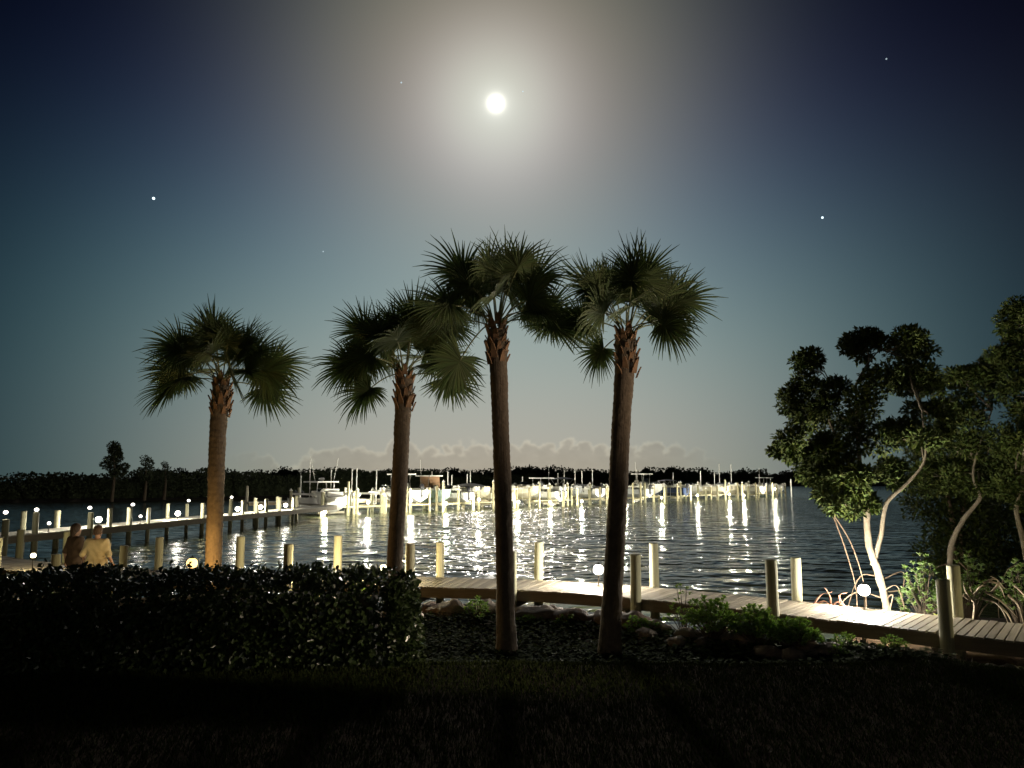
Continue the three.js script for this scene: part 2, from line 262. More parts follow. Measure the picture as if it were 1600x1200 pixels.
{
  // the chop as a height map of 120 x 120 m, calmer in the lee of the pier and in drifting patches
  const N = 2048, TILE = 120, h = new Float32Array(N * N), waves = [];
  seed(5);
  for (let k = 0; k < 72; k++) {
    const m = 46 * Math.pow(400 / 46, k / 71), a = (rnd() + rnd() + rnd() - 1.5) * 1.2;
    const kx = Math.round(m * Math.sin(a)), kz = Math.round(m * Math.cos(a));
    waves.push([kx, kz, 1 / Math.pow(Math.hypot(kx, kz), 1.05), rnd() * 6.283]);
  }
  let slope = 0; for (const w of waves) slope += (w[2] * Math.hypot(w[0], w[1]) * 2 * Math.PI / TILE) ** 2 / 2;
  const k = 0.25 / Math.sqrt(slope); // metres, for that mean slope of the chop
  const sx = new Float32Array(N), cx = new Float32Array(N);
  for (const [kx, kz, a, ph] of waves) {
    for (let i = 0; i < N; i++) { sx[i] = Math.sin(2 * Math.PI * kx * i / N + ph); cx[i] = Math.cos(2 * Math.PI * kx * i / N + ph); }
    for (let j = 0; j < N; j++) { const s = Math.sin(2 * Math.PI * kz * j / N) * a * k, c = Math.cos(2 * Math.PI * kz * j / N) * a * k, o = j * N; for (let i = 0; i < N; i++) h[o + i] += sx[i] * c + cx[i] * s; }
  }
  const d = new Float32Array(N * N * 4);
  for (let j = 0; j < N; j++) for (let i = 0; i < N; i++) {
    const x = i / N * TILE - 60, lee = 0.38 + 0.62 * smooth(-14, -3, x) * smooth(60, 52, x), q = 0.5 + h[j * N + i] * lee * (0.82 + 0.36 * noise2(i / 160, j / 70, 13, 29, 15)), o = (j * N + i) * 4;
    d[o] = d[o + 1] = d[o + 2] = q; d[o + 3] = 1;
  }
  const t = new THREE.DataTexture(d, N, N, THREE.RGBAFormat, THREE.FloatType); t.wrapS = t.wrapT = THREE.RepeatWrapping; t.magFilter = t.minFilter = THREE.LinearFilter; t.needsUpdate = true;
  const wm = mat(0.046, 0.054, 0.027, { physical: true, roughness: 0.10, ior: 1.33, bumpMap: t, bumpScale: 1 });
  const zs = [-11]; while (zs.at(-1) > -2600) zs.push(zs.at(-1) - Math.max(0.11, (-zs.at(-1) - 11) * 0.013));
  const nx = 400, pos = [], uv = [], idx = [], big = [];
  for (let q = 0; q < 14; q++) { const L = rr(1.3, 5.5), a = rr(-0.7, 0.7); big.push([Math.sin(a) * 6.283 / L, Math.cos(a) * 6.283 / L, 0.0017 * L, rnd() * 6.283]); }
  zs.forEach((z) => { for (let i = 0; i <= nx; i++) {
    const u = i / nx * 2 - 1, x = 24 * u + 2400 * u ** 7, fade = smooth(95, 45, -z) * smooth(34, 24, Math.abs(x));
    let y = 0; if (fade > 0) for (const w of big) y += w[2] * Math.sin(w[0] * x + w[1] * z + w[3]);
    pos.push(x, y * fade, z); uv.push((x + 60) / TILE, z / TILE);
  } });
  for (let j = 0; j < zs.length - 1; j++) for (let i = 0; i < nx; i++) { const a = j * (nx + 1) + i, b = a + nx + 1; idx.push(a, a + 1, b, b, a + 1, b + 1); }
  const g = new THREE.BufferGeometry(); g.setAttribute('position', new THREE.Float32BufferAttribute(pos, 3)); g.setAttribute('uv', new THREE.Float32BufferAttribute(uv, 2)); g.setIndex(idx); g.computeVertexNormals();
  structure('water', g, wm);
}
// wooded shores on the far side of the water: banks, and woods that read as one mass
function wood(name, label, line, heightAt, depth, leaf, per, m) {
  const L = new Leaves();
  for (let s = 0; s < line.length - 1; s++) {
    const a = line[s], b = line[s + 1], len = a.distanceTo(b), n = Math.ceil(len * per);
    for (let k = 0; k < n; k++) {
      const t = (k + rnd()) / n, p = a.clone().lerp(b, t), top = heightAt(p.x) * (0.78 + 0.44 * noise2(p.x * 0.16, p.z * 0.16, 0, 0, 77)), q = Math.pow(rnd(), 0.7);
      const c = V(p.x + rr(-1, 1), q * top + rr(-0.3, 0.3) * leaf, p.z - rr(0, depth) * (0.3 + 0.7 * (1 - q)));
      const d = dirRand(); d.y = Math.abs(d.y) * 0.6; L.leaf(c, d.normalize(), V(rr(-0.5, 0.5), rr(0, 1), 1).normalize(), leaf * rr(0.7, 1.4), leaf * rr(0.6, 1.1));
    }
  }
  const core = []; // the dense inside of the wood
  for (let s = 0; s < line.length - 1; s++) { const a = line[s], b = line[s + 1], len = a.distanceTo(b), n = Math.ceil(len / (leaf * 2.6)); for (let k = 0; k < n; k++) { const p = a.clone().lerp(b, (k + rnd()) / n), top = heightAt(p.x) * (0.78 + 0.44 * noise2(p.x * 0.16, p.z * 0.16, 0, 0, 77)) * rr(0.84, 1.0), g = new THREE.IcosahedronGeometry(1, 1); g.scale(leaf * rr(2.4, 4), top * 0.56, leaf * 4); g.translate(p.x, top * 0.44, p.z - depth * rr(0.55, 0.9)); core.push(g); } }
  return stuff(name, mg([L.geo(), ...core]), m, label, 'woods');
}
function bank(name, line, depth, top) {
  const pos = [], idx = [];
  line.forEach((p) => { pos.push(p.x, -1.6, p.z + 2, p.x, top, p.z, p.x, top + 0.3, p.z - depth, p.x, -1.6, p.z - depth - 2); });
  for (let i = 0; i < line.length - 1; i++) for (let k = 0; k < 3; k++) { const a = i * 4 + k, b = a + 4; idx.push(a, b, a + 1, b, b + 1, a + 1); }
  const g = new THREE.BufferGeometry(); g.setAttribute('position', new THREE.Float32BufferAttribute(pos, 3)); g.setAttribute('uv', new THREE.Float32BufferAttribute(pos.filter((_, i) => i % 3 !== 1), 2)); g.setIndex(idx); g.computeVertexNormals();
  structure(name, g, M.seabed);
}
seed(17);
const leftLine = [V(-190, 0, -98), V(-120, 0, -108), V(-80, 0, -116), V(-55, 0, -128), V(-35, 0, -150), V(-10, 0, -200), V(20, 0, -270)];
bank('left_shore', leftLine, 120, 0.4);
wood('mangrove_shore', 'dark mass of low woods along the left shore', leftLine, (x) => 3.3 + 1.0 * noise2(x * 0.09, 3, 0, 0, 5) + 0.7 * noise2(x * 0.33, 8, 0, 0, 6), 9, 0.42, 130, M.farLeaf);
const rightLine = [V(-160, 0, -330), V(0, 0, -345), V(120, 0, -350), V(260, 0, -350), V(420, 0, -360), V(700, 0, -380)];
bank('far_shore', rightLine, 200, 0.5);
wood('far_woods', 'thin dark line of distant woods across the water', rightLine, (x) => 5.5 + 1.4 * noise2(x * 0.06, 1, 0, 0, 9) + 1.1 * noise2(x * 0.21, 4, 0, 0, 10), 12, 0.85, 34, M.farLeaf);
function shoreTree(px, pyTop, D, label, w, m, n, leaf) {
  const top = atDepth(px, pyTop, D), base = V(top.x, 0.3, top.z), t = group('shore_tree', label, 'tree', base.toArray(), 'trees standing above the left shore'), H = top.y - 0.3;
  part('trunk', limb([V(0, 0, 0), V(0.15, H * 0.4, 0), V(-0.1, H * 0.9, 0)], [0.28, 0.18, 0.05]), M.twig, t);
  const L = new Leaves(), blobs = Array.from({ length: 15 }, (_, k) => { const q = k / 14; return [rr(-w, w) * Math.sin(Math.PI * clamp(q * 0.8 + 0.2)) * 0.75, H * (0.45 + 0.5 * q), rr(-w, w) * 0.5, rr(0.35, 0.62) * w * 0.8]; });
  for (let k = 0; k < n; k++) { const b = blobs[Math.floor(rnd() * blobs.length)], d = dirRand(), r = b[3] * Math.pow(rnd(), 0.4); L.leaf(V(b[0] + d.x * r, b[1] + d.y * r * 0.75, b[2] + d.z * r), d.clone(), dirRand(), leaf, leaf * 0.6); }
  part('crown', L.geo(), m, t);
}
shoreTree(180, 692, 112, 'tallest dark tree on the left shore, above the woods', 1.75, M.farLeaf, 2600, 0.34);
shoreTree(229, 713, 118, 'rounder middle tree beside the tallest on the left shore', 1.35, M.farLeaf, 900, 0.3);
shoreTree(259, 722, 122, 'smallest sparse tree on the left shore, nearest the first palm', 1.1, M.farLeaf, 420, 0.3);

// ---------------------------------------------------------------- the boardwalk
function sweep(pts, w, y0, y1, uvs = 1) { // a beam of rectangular section along points in plan
  const pos = [], uv = [], idx = []; let len = 0;
  pts.forEach((p, i) => {
    const a = pts[Math.max(0, i - 1)], b = pts[Math.min(pts.length - 1, i + 1)], d = b.clone().sub(a).normalize(), s = V(-d.z, 0, d.x).multiplyScalar(w / 2);
    if (i) len += p.distanceTo(pts[i - 1]);
    const c = [[s, y0, 0], [s, y1, 0.3], [s, y1, 0.3], [s.clone().negate(), y1, 0.4], [s.clone().negate(), y1, 0.4], [s.clone().negate(), y0, 0.7], [s.clone().negate(), y0, 0.7], [s, y0, 0.8]];
    for (const [q, y, v] of c) { pos.push(p.x + q.x, y, p.z + q.z); uv.push(len * uvs, v); }
  });
  for (let i = 0; i < pts.length - 1; i++) for (let k = 0; k < 8; k += 2) { const a = i * 8 + k, b = a + 8; idx.push(a, b, a + 1, b, b + 1, a + 1); }
  const e = (pts.length - 1) * 8; idx.push(0, 1, 3, 0, 3, 5, e, e + 3, e + 1, e, e + 5, e + 3);
  const g = new THREE.BufferGeometry(); g.setAttribute('position', new THREE.Float32BufferAttribute(pos, 3)); g.setAttribute('uv', new THREE.Float32BufferAttribute(uv, 2)); g.setIndex(idx); const f = g.toNonIndexed(); f.computeVertexNormals(); return f;
}
const walk = group('boardwalk', 'curving timber boardwalk on pilings along the shore behind the palms', 'boardwalk');
{
  seed(23);
  const total = farCurve.getLength(), pitch = 0.147, n = Math.floor(total / pitch) - 1;
  const kinds = [0, 1, 2].map((k) => { const g = new THREE.BoxGeometry(WALK + 0.02 * k, 0.036, 0.128, 1, 1, 1); const u = g.attributes.uv, p = g.attributes.position; for (let i = 0; i < u.count; i++) u.setXY(i, p.getX(i) * 0.6 + k * 0.3, p.getZ(i) * 1.4 + k * 0.37 + p.getY(i)); return g; });
  for (let k = 0; k < Math.min(n, 299); k++) {
    const u = (k + 0.7) * pitch / total, p = farCurve.getPointAt(u), d = farCurve.getTangentAt(u), s = V(-d.z, 0, d.x), b = part('plank', kinds[k % 3], M.plank[Math.floor(rnd() * 4)], walk);
    p.addScaledVector(s, WALK / 2 + rr(-0.012, 0.012)); b.position.set(p.x, DECK - 0.018 + rr(-0.003, 0.003), p.z);
    b.rotation.y = Math.atan2(-s.z, s.x) + rr(-0.006, 0.006); b.rotation.x = rr(-0.008, 0.008);
  }
  for (const o of [0.10, WALK / 2, WALK - 0.10]) part('stringer', sweep(offsetPts(o, 4), 0.06, DECK - 0.29, DECK - 0.042), M.beam, walk);
  // posts, set in pairs on both edges and sawn flat
  const postGeo = (h, r) => { const g = lathe([[0.001, 0], [r * 1.06, 0], [r * 1.02, h * 0.5], [r, h - 0.02], [r - 0.018, h], [0.001, h + 0.004]], 18); const u = g.attributes.uv; for (let i = 0; i < u.count; i++) u.setXY(i, u.getX(i), u.getY(i) * h * 0.6); return g; };
  const pg = [postGeo(3.3, 0.128), postGeo(3.24, 0.12), postGeo(3.38, 0.124)];
  const nearestU = (x, z) => { let b = 0, m = 1e9; farPts.forEach((p, i) => { const d = (p.x - x) ** 2 + (p.z - z) ** 2; if (d < m) { m = d; b = i; } }); return b; };
  const spots = [[1495, 965], [1238, 938], [1020, 917], [842, 906], [682, 902], [525, 897], [368, 893], [241, 890], [183, 887], [100, 880], [20, 872], [1760, 982]];
  const nearSpots = { 0: [1484, 990], 1: [1208, 960], 2: [983, 938], 4: [640, 917], 5: [477, 903] };
  spots.forEach(([px, py], k) => {
    const q = onLevel(px, py, DECK), i = nearestU(q.x, q.z), p = farPts[i], s = sideOf(i);
    for (const side of [0, 1]) {
      if (side && k > 5 && k < 8) continue;
      let e = i; if (side && nearSpots[k]) { const w = onLevel(...nearSpots[k], DECK); let m = 1e9; farPts.forEach((f, n) => { const v = f.clone().addScaledVector(sideOf(n), WALK + 0.135), d = (v.x - w.x) ** 2 + (v.z - w.z) ** 2; if (d < m) { m = d; e = n; } }); }
      const post = part('post', pg[(k + side) % 3], k > 3 && k < 9 ? M.pileYellow : M.pile, walk), o = side ? WALK + 0.135 : -0.135;
      post.position.set(farPts[e].x + sideOf(e).x * o, -1.34 - (k === 8 ? 0.45 : 0), farPts[e].z + sideOf(e).z * o); post.rotation.set(rr(-0.012, 0.012), rr(0, 6), rr(-0.012, 0.012));
    }
    const a = p.clone().addScaledVector(s, -0.05).setY(DECK - 0.38), b = p.clone().addScaledVector(s, WALK + 0.05).setY(DECK - 0.38), c = a.clone().lerp(b, 0.5);
    const cap = part('cross_beam', new THREE.BoxGeometry(WALK + 0.1, 0.18, 0.09), M.beam, walk); cap.position.copy(c); cap.rotation.y = Math.atan2(-s.z, s.x);
  });
}
// small globe lamps on stems
function pathLamp(name, label, p, baseY, c, gm, I, r = 0.085, grp) {
  const t = group(name, label, 'lamp', [p.x, baseY, p.z], grp), h = p.y - baseY;
  part('base', lathe([[0.001, 0], [0.06, 0], [0.06, 0.012], [0.025, 0.03], [0.001, 0.031]], 14), M.bronze, t);
  part('stem', cyl(0.016, 0.016, Math.max(0.03, h - r - 0.02), 0, 0.02, 0, 10), M.bronze, t);
  part('collar', lathe([[0.014, h - r - 0.03], [0.05, h - r - 0.005], [0.055, h - r * 0.8], [0.014, h - r * 0.8]], 14), M.bronze, t);
  const b = new THREE.SphereGeometry(r, 18, 14); b.translate(0, h, 0); part('lamp_globe', b, gm, t);
  const cap = part('cap', lathe([[0.001, h + r * 1.28], [r * 0.32, h + r * 1.12], [r * 0.52, h + r * 0.95], [r * 0.5, h + r * 0.92], [0.001, h + r * 0.99]], 14), M.bronze, t);
  part('finial', lathe([[0.001, h + r * 1.5], [r * 0.09, h + r * 1.42], [r * 0.06, h + r * 1.24]], 8), M.bronze, cap);
  lampLight(t, c, I, 0, h, 0, r / 0.02);
  return t;
}
const LAMPS = 'lamps along the boardwalk';
pathLamp('path_lamp', 'bright white globe lamp on the boardwalk under the pale mangrove trunk', atDepth(1350, 922, 17.55), DECK, WHITE, G.white, 62, 0.13, LAMPS);
pathLamp('path_lamp', 'bright white globe lamp on the boardwalk just left of the rightmost palm', atDepth(935, 890, 21.2), DECK, WHITE, G.white, 66, 0.14, LAMPS);
pathLamp('path_lamp', 'small globe lamp beside the foot of the second palm from the left', atDepth(599, 887, 21.6), DECK, WARM, G.warm, 26, 0.085, LAMPS);
pathLamp('path_lamp', 'amber globe lamp glowing beside the foot of the leftmost palm', atDepth(300, 880, 16.4), 0.88, AMBER, G.amber, 10, 0.11, LAMPS);
pathLamp('path_lamp', 'globe lamp at the left edge below the pier, near the two people', atDepth(52, 868, 24.6), DECK, WARM, G.warm, 6, 0.08, LAMPS);
pathLamp('path_lamp', 'globe lamp on the boardwalk past the right edge of the view', V(11.9, 1.32, -14.3), DECK, WARM, G.warm, 12, 0.085, LAMPS);
pathLamp('path_lamp', 'low globe lamp on the boardwalk hidden behind the hedge', V(-5.6, 1.12, -22.3), DECK, WARM, G.warm, 22, 0.075, LAMPS);
pathLamp('path_lamp', 'low garden lamp hidden behind the left end of the hedge', V(-9.0, 1.36, -15.4), 0.9, WARM, G.warm, 9, 0.08, LAMPS);

// ---------------------------------------------------------------- the pier on the left
const PA = V(-24.3, 0, -30), PB = V(-16.6, 0, -74), PIER = 1.1;
const pierDir = PB.clone().sub(PA).normalize(), pierSide = V(pierDir.z, 0, -pierDir.x); // away from the open water
function pierAt(px, off = 0) { const d = bearing(px, 800), A = PA.clone().addScaledVector(pierSide, off), k = d.x / d.z, t = (k * A.z - A.x) / (pierDir.x - k * pierDir.z); return A.addScaledVector(pierDir, t); }
const pier = group('pier', 'long timber pier with lit posts running out from the left edge', 'pier');
{
  seed(31);
  const pts = [0, 0.25, 0.5, 0.75, 1].map((t) => PA.clone().lerp(PB, t).addScaledVector(pierSide, 1.1));
  part('deck', sweep(pts, 2.2, PIER - 0.05, PIER, 0.5), M.greyWood, pier);
  part('stringer', sweep(pts.map((p) => p.clone().addScaledVector(pierSide, -1.06)), 0.08, PIER - 0.36, PIER - 0.055), M.beam, pier);
  part('stringer', sweep(pts.map((p) => p.clone().addScaledVector(pierSide, 1.06)), 0.08, PIER - 0.36, PIER - 0.055), M.beam, pier);
  const g1 = lathe([[0.001, 0], [0.15, 0], [0.14, 3.55], [0.12, 3.6], [0.001, 3.61]], 12);
  for (const [px, off, dh] of [[9, 0.17, 0], [36, 2.35, 0], [57, 0.17, 0.05], [92, 2.35, 0], [140, 0.17, 0], [172, 0.17, 0.05], [202, 0.17, 0.05], [233, 0.17, 0], [262, 2.35, 0], [292, 2.35, 0], [316, 0.17, 0.05], [361, 0.17, 0.2], [380, 0.17, 0.1], [397, 2.35, 0.1], [402, 0.17, 0], [416, 0.17, 0.1], [434, 2.35, 0.1], [437, 0.17, 0.15], [457, 0.17, 0.1], [463, 2.35, 0.1]]) {
    const p = pierAt(px, off), m = part('post', g1, M.pile, pier); m.position.set(p.x + rr(-0.06, 0.06), -1.55 + dh + rr(-0.18, 0.06) * (dh ? 0 : 1), p.z); m.rotation.set(rr(-0.02, 0.02), rr(0, 6), rr(-0.02, 0.02)); m.scale.set(rr(0.8, 1.12), 1, rr(0.8, 1.12));
  }
}
const PL = 'lamps on the pier';
[[9, 803, 'nearest the left edge of the view'], [57, 800, 'second from the left edge'], [140, 797, 'just left of the first bright deck lamp'], [207, 793, 'third of the dim ones behind the people'], [294, 786, 'just left of the leftmost palm trunk'], [361, 777, 'just right of the leftmost palm trunk']].forEach(([px, py, w], k) => {
  const p = pierAt(px, k === 4 ? 2.35 : 0.17), y = [2.1, 2.15, 2.1, 2.15, 2.1, 2.3][k], t = group('post_lamp', `small lamp capping a pier post, ${w}`, 'lamp', [p.x, y - 0.04, p.z], PL);
  part('collar', lathe([[0.001, 0], [0.06, 0], [0.05, 0.05], [0.001, 0.051]], 12), M.bronze, t);
  const b = new THREE.SphereGeometry(0.1, 14, 10); b.scale(1, 0.85, 1); b.translate(0, 0.125, 0); part('lamp_globe', b, G.small, t); lampLight(t, WHITE, 1.6, 0, 0.125, 0, 5);
});
[[78, 825, 9, 'left of the two people'], [155, 811, 75, 'bright, above the cream shirt'], [220, 811, 9, 'small, halfway to the leftmost palm'], [278, 802, 80, 'bright, just left of the leftmost palm'], [371, 796, 70, 'bright, just right of the leftmost palm'], [407, 794, 70, 'bright, second right of the leftmost palm'], [446, 790, 90, 'bright, at the far end of the pier']].forEach(([px, py, I, w], k) => {
  const p = pierAt(px, 0.55), t = pathLamp('deck_lamp', `white lamp on the pier deck, ${w}`, p.setY(PIER + 0.4), PIER, WHITE, I > 10 ? G.dock : G.white, I, I > 10 ? 0.165 : 0.08, PL);
});
// ---------------------------------------------------------------- the far dock: boat lifts and boats
const DS = V(-17, 0, -79), DU = V(0.692, 0, -0.722), DN = V(0.722, 0, 0.692); // start, along, towards the viewer
function dockAlong(px, off = 0) { const d = bearing(px, 790), A = DS.clone().addScaledVector(DN, off), k = d.x / d.z; return (k * A.z - A.x) / (DU.x - k * DU.z); }
const dockPoint = (s, off) => DS.clone().addScaledVector(DU, s).addScaledVector(DN, off);
const DOCK_TURN = Math.atan2(-DN.z, DN.x); // local x points to the viewer's side
const dock = group('dock', 'long timber dock behind the row of boat lifts', 'dock');
{
  const a = dockPoint(-6, -9.5), b = dockPoint(106, -9.5);
  part('deck', sweep([a, a.clone().lerp(b, 0.5), b], 2.2, 1.15, 1.22, 0.5), M.greyWood, dock);
  part('stringer', sweep([a, b].map((p) => p.clone().addScaledVector(DN, 1.06)), 0.1, 0.86, 1.145), M.beam, dock);
  const c = PB.clone().addScaledVector(pierSide, 1.1), e = dockPoint(0, -9.5);
  part('link_deck', sweep([c, e], 2.1, 1.05, 1.1, 0.5), M.greyWood, dock);
  const g = lathe([[0.001, 0], [0.16, 0], [0.15, 4.1], [0.001, 4.12]], 10);
  seed(41);
  for (let s = -5; s < 106; s += 6.2) { const m = part('post', g, M.greyWood, dock); m.position.copy(dockPoint(s, -10.75)).setY(-1.6 + rr(-0.2, 0.4)); }
}
// hulls by stations: x from stern to bow
function hullGeo(L, B, Hh, flare = 0.16) {
  const st = 14, pos = [], idx = [], ring = 7;
  for (let i = 0; i <= st; i++) {
    const t = i / st, x = (t - 0.5) * L, w = B / 2 * Math.pow(1 - Math.pow(clamp((t - 0.45) / 0.55), 2.3), 0.62) + 0.012, sheer = Hh * (1 + 0.16 * t * t), keel = Hh * 0.55 * Math.pow(clamp((t - 0.62) / 0.38), 2.2), chine = Hh * 0.42 + (keel - 0) * 0.75;
    const P = [[sheer - 0.06, w * 0.86], [sheer, w * 0.9], [sheer, w * (1 + flare * t)], [chine, w * 0.9], [keel, 0]];
    const sec = [P[1], P[2], P[3], P[4], [P[3][0], -P[3][1]], [P[2][0], -P[2][1]], [P[1][0], -P[1][1]]];
    for (const [y, z] of sec) pos.push(x, y, z);
  }
  for (let i = 0; i < st; i++) for (let k = 0; k < ring - 1; k++) { const a = i * ring + k, b = a + ring; idx.push(a, a + 1, b, b, a + 1, b + 1); }
  for (let k = 1; k < ring - 1; k++) idx.push(0, k + 1, k);
  const g = new THREE.BufferGeometry(); g.setAttribute('position', new THREE.Float32BufferAttribute(pos, 3)); g.setIndex(idx);
  const f = g.toNonIndexed(); f.computeVertexNormals(); f.setAttribute('uv', new THREE.Float32BufferAttribute(new Float32Array(f.attributes.position.count * 2), 2)); return f;
}
function soleGeo(L, B, y) { const s = new THREE.Shape(); s.moveTo(-L * 0.49, -B * 0.41); s.lineTo(L * 0.05, -B * 0.41); s.quadraticCurveTo(L * 0.34, -B * 0.38, L * 0.45, 0); s.quadraticCurveTo(L * 0.34, B * 0.38, L * 0.05, B * 0.41); s.lineTo(-L * 0.49, B * 0.41); const g = new THREE.ExtrudeGeometry(s, { depth: 0.05, bevelEnabled: false, curveSegments: 6 }); g.rotateX(-Math.PI / 2); g.translate(0, y, 0); return g; }
function outboard(parent, x, y, z, white) {
  const o = part('outboard_motor', mg([box(0.12, 0.95, 0.16, x - 0.02, y - 0.5, z), box(0.42, 0.05, 0.2, x - 0.1, y - 0.72, z), lathe([[0.001, 0], [0.05, 0.02], [0.06, 0.2], [0.001, 0.34]], 8).rotateZ(Math.PI / 2).translate(x + 0.12, y - 0.95, z)]), M.cowl, parent);
  const c = lathe([[0.001, 0], [0.16, 0.02], [0.2, 0.12], [0.2, 0.36], [0.15, 0.5], [0.001, 0.55]], 10); c.scale(1.35, 1.15, 1); c.translate(x - 0.05, y - 0.05, z); part('cowling', c, white ? M.cowlWhite : M.cowl, o);
}
const arch = (L, B, h, y) => { const pos = [], idx = [], nx = 8, nz = 6; for (let k = 0; k < 2; k++) for (let i = 0; i <= nx; i++) for (let j = 0; j <= nz; j++) { const u = i / nx * 2 - 1, v = j / nz * 2 - 1; pos.push(u * L / 2, y + h * (1 - 0.8 * u * u) * (1 - 0.55 * v * v) - k * 0.03, v * B / 2); } const n = (nx + 1) * (nz + 1); for (let k = 0; k < 2; k++) for (let i = 0; i < nx; i++) for (let j = 0; j < nz; j++) { const a = k * n + i * (nz + 1) + j, b = a + nz + 1; if (k) idx.push(a, b, a + 1, b, b + 1, a + 1); else idx.push(a, a + 1, b, b, a + 1, b + 1); } const g = new THREE.BufferGeometry(); g.setAttribute('position', new THREE.Float32BufferAttribute(pos, 3)); g.setAttribute('uv', new THREE.Float32BufferAttribute(pos.filter((_, i) => i % 3 !== 1), 2)); g.setIndex(idx); g.computeVertexNormals(); return g; };
// kinds: t_top, bimini, curtain, bow, cover, sport
function makeBoat(kind, label, pos, turn, o = {}) {
  const L = o.L ?? 7.2, B = o.B ?? 2.5, Hh = o.H ?? 1.35, t = group({ t_top: 'centre_console_boat', bimini: 'bimini_boat', curtain: 'curtained_boat', bow: 'bowrider_boat', cover: 'covered_boat', sport: 'sport_fishing_boat', skiff: 'skiff' }[kind], label, 'boat', pos, 'boats at the far dock'), hm = o.hull ?? M.gel;
  t.rotation.y = turn;
  part('hull', hullGeo(L, B, Hh), hm, t);
  part('deck', soleGeo(L, B, Hh * 0.62), M.sole, t);
  part('rub_rail', mg([1, -1].map((s) => box(L * 0.6, 0.06, 0.05, -L * 0.18, Hh * 0.98, s * (B / 2 + 0.03)))), M.black, t);
  const sy = Hh * 0.66;
  if (kind !== 'skiff') for (const z of o.twin ? [-0.4, 0.4] : [0]) outboard(t, -L / 2 - 0.2, Hh + 0.15, z, o.white); else outboard(t, -L / 2 - 0.18, Hh + 0.05, 0, false);
  if (kind === 't_top' || kind === 'curtain' || kind === 'sport') {
    const top = kind === 'sport' ? Hh + 1.7 : Hh + 1.75, w = B * 0.36;
    part('console', mg([box(1.0, 1.05, 0.95, 0.2, sy + 0.52, 0), box(0.5, 0.5, 0.8, 0.9, sy + 0.25, 0)]), hm, t);
    const ws = new THREE.BoxGeometry(0.04, 0.55, 0.95); ws.rotateZ(0.3); ws.translate(0.62, sy + 1.3, 0); part('windshield', ws, M.tint, t);
    part('seat', mg([box(0.55, 0.12, 0.95, -0.95, sy + 0.75, 0), box(0.1, 0.5, 0.95, -1.2, sy + 1.0, 0), box(0.45, 0.7, 0.8, -0.95, sy + 0.35, 0)]), M.cushion, t);
    const roof = new THREE.BoxGeometry(2.7, 0.15, B * 0.86); const rp = part('t_top', roof, o.roof ?? M.gel, t); rp.position.set(-0.15, top, 0);
    const edge = part('roof_edge', mg([box(2.56, 0.05, 0.05, 0, -0.05, B * 0.4), box(2.56, 0.05, 0.05, 0, -0.05, -B * 0.4)]), M.alu, rp); edge.position.set(0, 0, 0);
    for (const [x, z] of [[0.75, w], [0.75, -w], [-0.75, w], [-0.75, -w]]) part('t_top_leg', bar(V(x * 0.8, sy, z), V(x, top - 0.04, z * 0.9), 0.04), M.alu, t);
    if (kind === 'curtain') { const c = part('curtain', mg([box(0.03, 1.45, 1.5, 0.9, top - 0.8, 0, 0, 0, 0.22), box(1.7, 1.45, 0.03, 0, top - 0.8, 0.78), box(1.7, 1.45, 0.03, 0, top - 0.8, -0.78)]), M.tan, t); }
    if (kind === 'sport') {
      const r = lathe([[0.001, 0], [0.28, 0.01], [0.32, 0.1], [0.27, 0.2], [0.001, 0.24]], 16); r.translate(-0.1, top + 0.2, 0); const rd = part('radar_dome', r, M.gel, t); part('radar_mount', box(0.3, 0.2, 0.3, -0.1, top + 0.1, 0), M.gel, rd);
      part('cabin', mg([box(1.9, 0.75, 1.9, 1.6, Hh + 0.3, 0), box(1.5, 0.5, 1.7, 1.2, Hh + 0.75, 0)]), hm, t);
      part('cabin_window', mg([box(1.3, 0.35, 0.03, 1.2, Hh + 0.82, 0.87), box(1.3, 0.35, 0.03, 1.2, Hh + 0.82, -0.87)]), M.tint, t);
    }
    for (const [x, z, h, lean] of o.rods ?? [[-0.9, 0.6, 1.9, 0.2]]) part('antenna', bar(V(x, top, z), V(x + lean * 0.4, top + h, z + lean), 0.035, 0.018, 6), M.pvc, t);
    if (o.rails !== false) part('bow_rail', mg([1, -1].flatMap((s) => [bar(V(0.9, Hh * 1.1 + 0.28, s * B * 0.42), V(L * 0.44, Hh * 1.15 + 0.3, s * 0.25), 0.018), bar(V(1.2, Hh, s * B * 0.42), V(1.2, Hh * 1.1 + 0.28, s * B * 0.41), 0.016), bar(V(2.2, Hh, s * B * 0.33), V(2.2, Hh * 1.1 + 0.29, s * B * 0.32), 0.016)])), M.alu, t);
  } else if (kind === 'bimini') {
    part('console', box(0.8, 0.7, 0.8, 0.3, sy + 0.35, -B * 0.2), hm, t);
    const ws = new THREE.BoxGeometry(0.04, 0.5, B * 0.72); ws.rotateZ(0.5); ws.translate(0.75, Hh + 0.25, 0); part('windshield', ws, M.tint, t);
    part('seat', mg([box(0.5, 0.5, 0.6, -0.6, sy + 0.25, -0.5), box(0.5, 0.5, 0.6, -0.6, sy + 0.25, 0.5), box(0.6, 0.4, B * 0.7, -L * 0.38, sy + 0.2, 0)]), M.cushion, t);
    part('bimini_canvas', arch(2.7, B * 0.86, 0.32, Hh + 1.05), o.canvas ?? M.greyCanvas, t);
    part('bimini_frame', mg([1, -1].flatMap((s) => [bar(V(-0.2, Hh, s * B * 0.43), V(1.15, Hh + 1.1, s * B * 0.42), 0.018), bar(V(-0.2, Hh, s * B * 0.43), V(-1.25, Hh + 1.1, s * B * 0.42), 0.018), bar(V(-0.2, Hh, s * B * 0.43), V(0, Hh + 1.2, s * B * 0.4), 0.018)])), M.alu, t);
  } else if (kind === 'cover') {
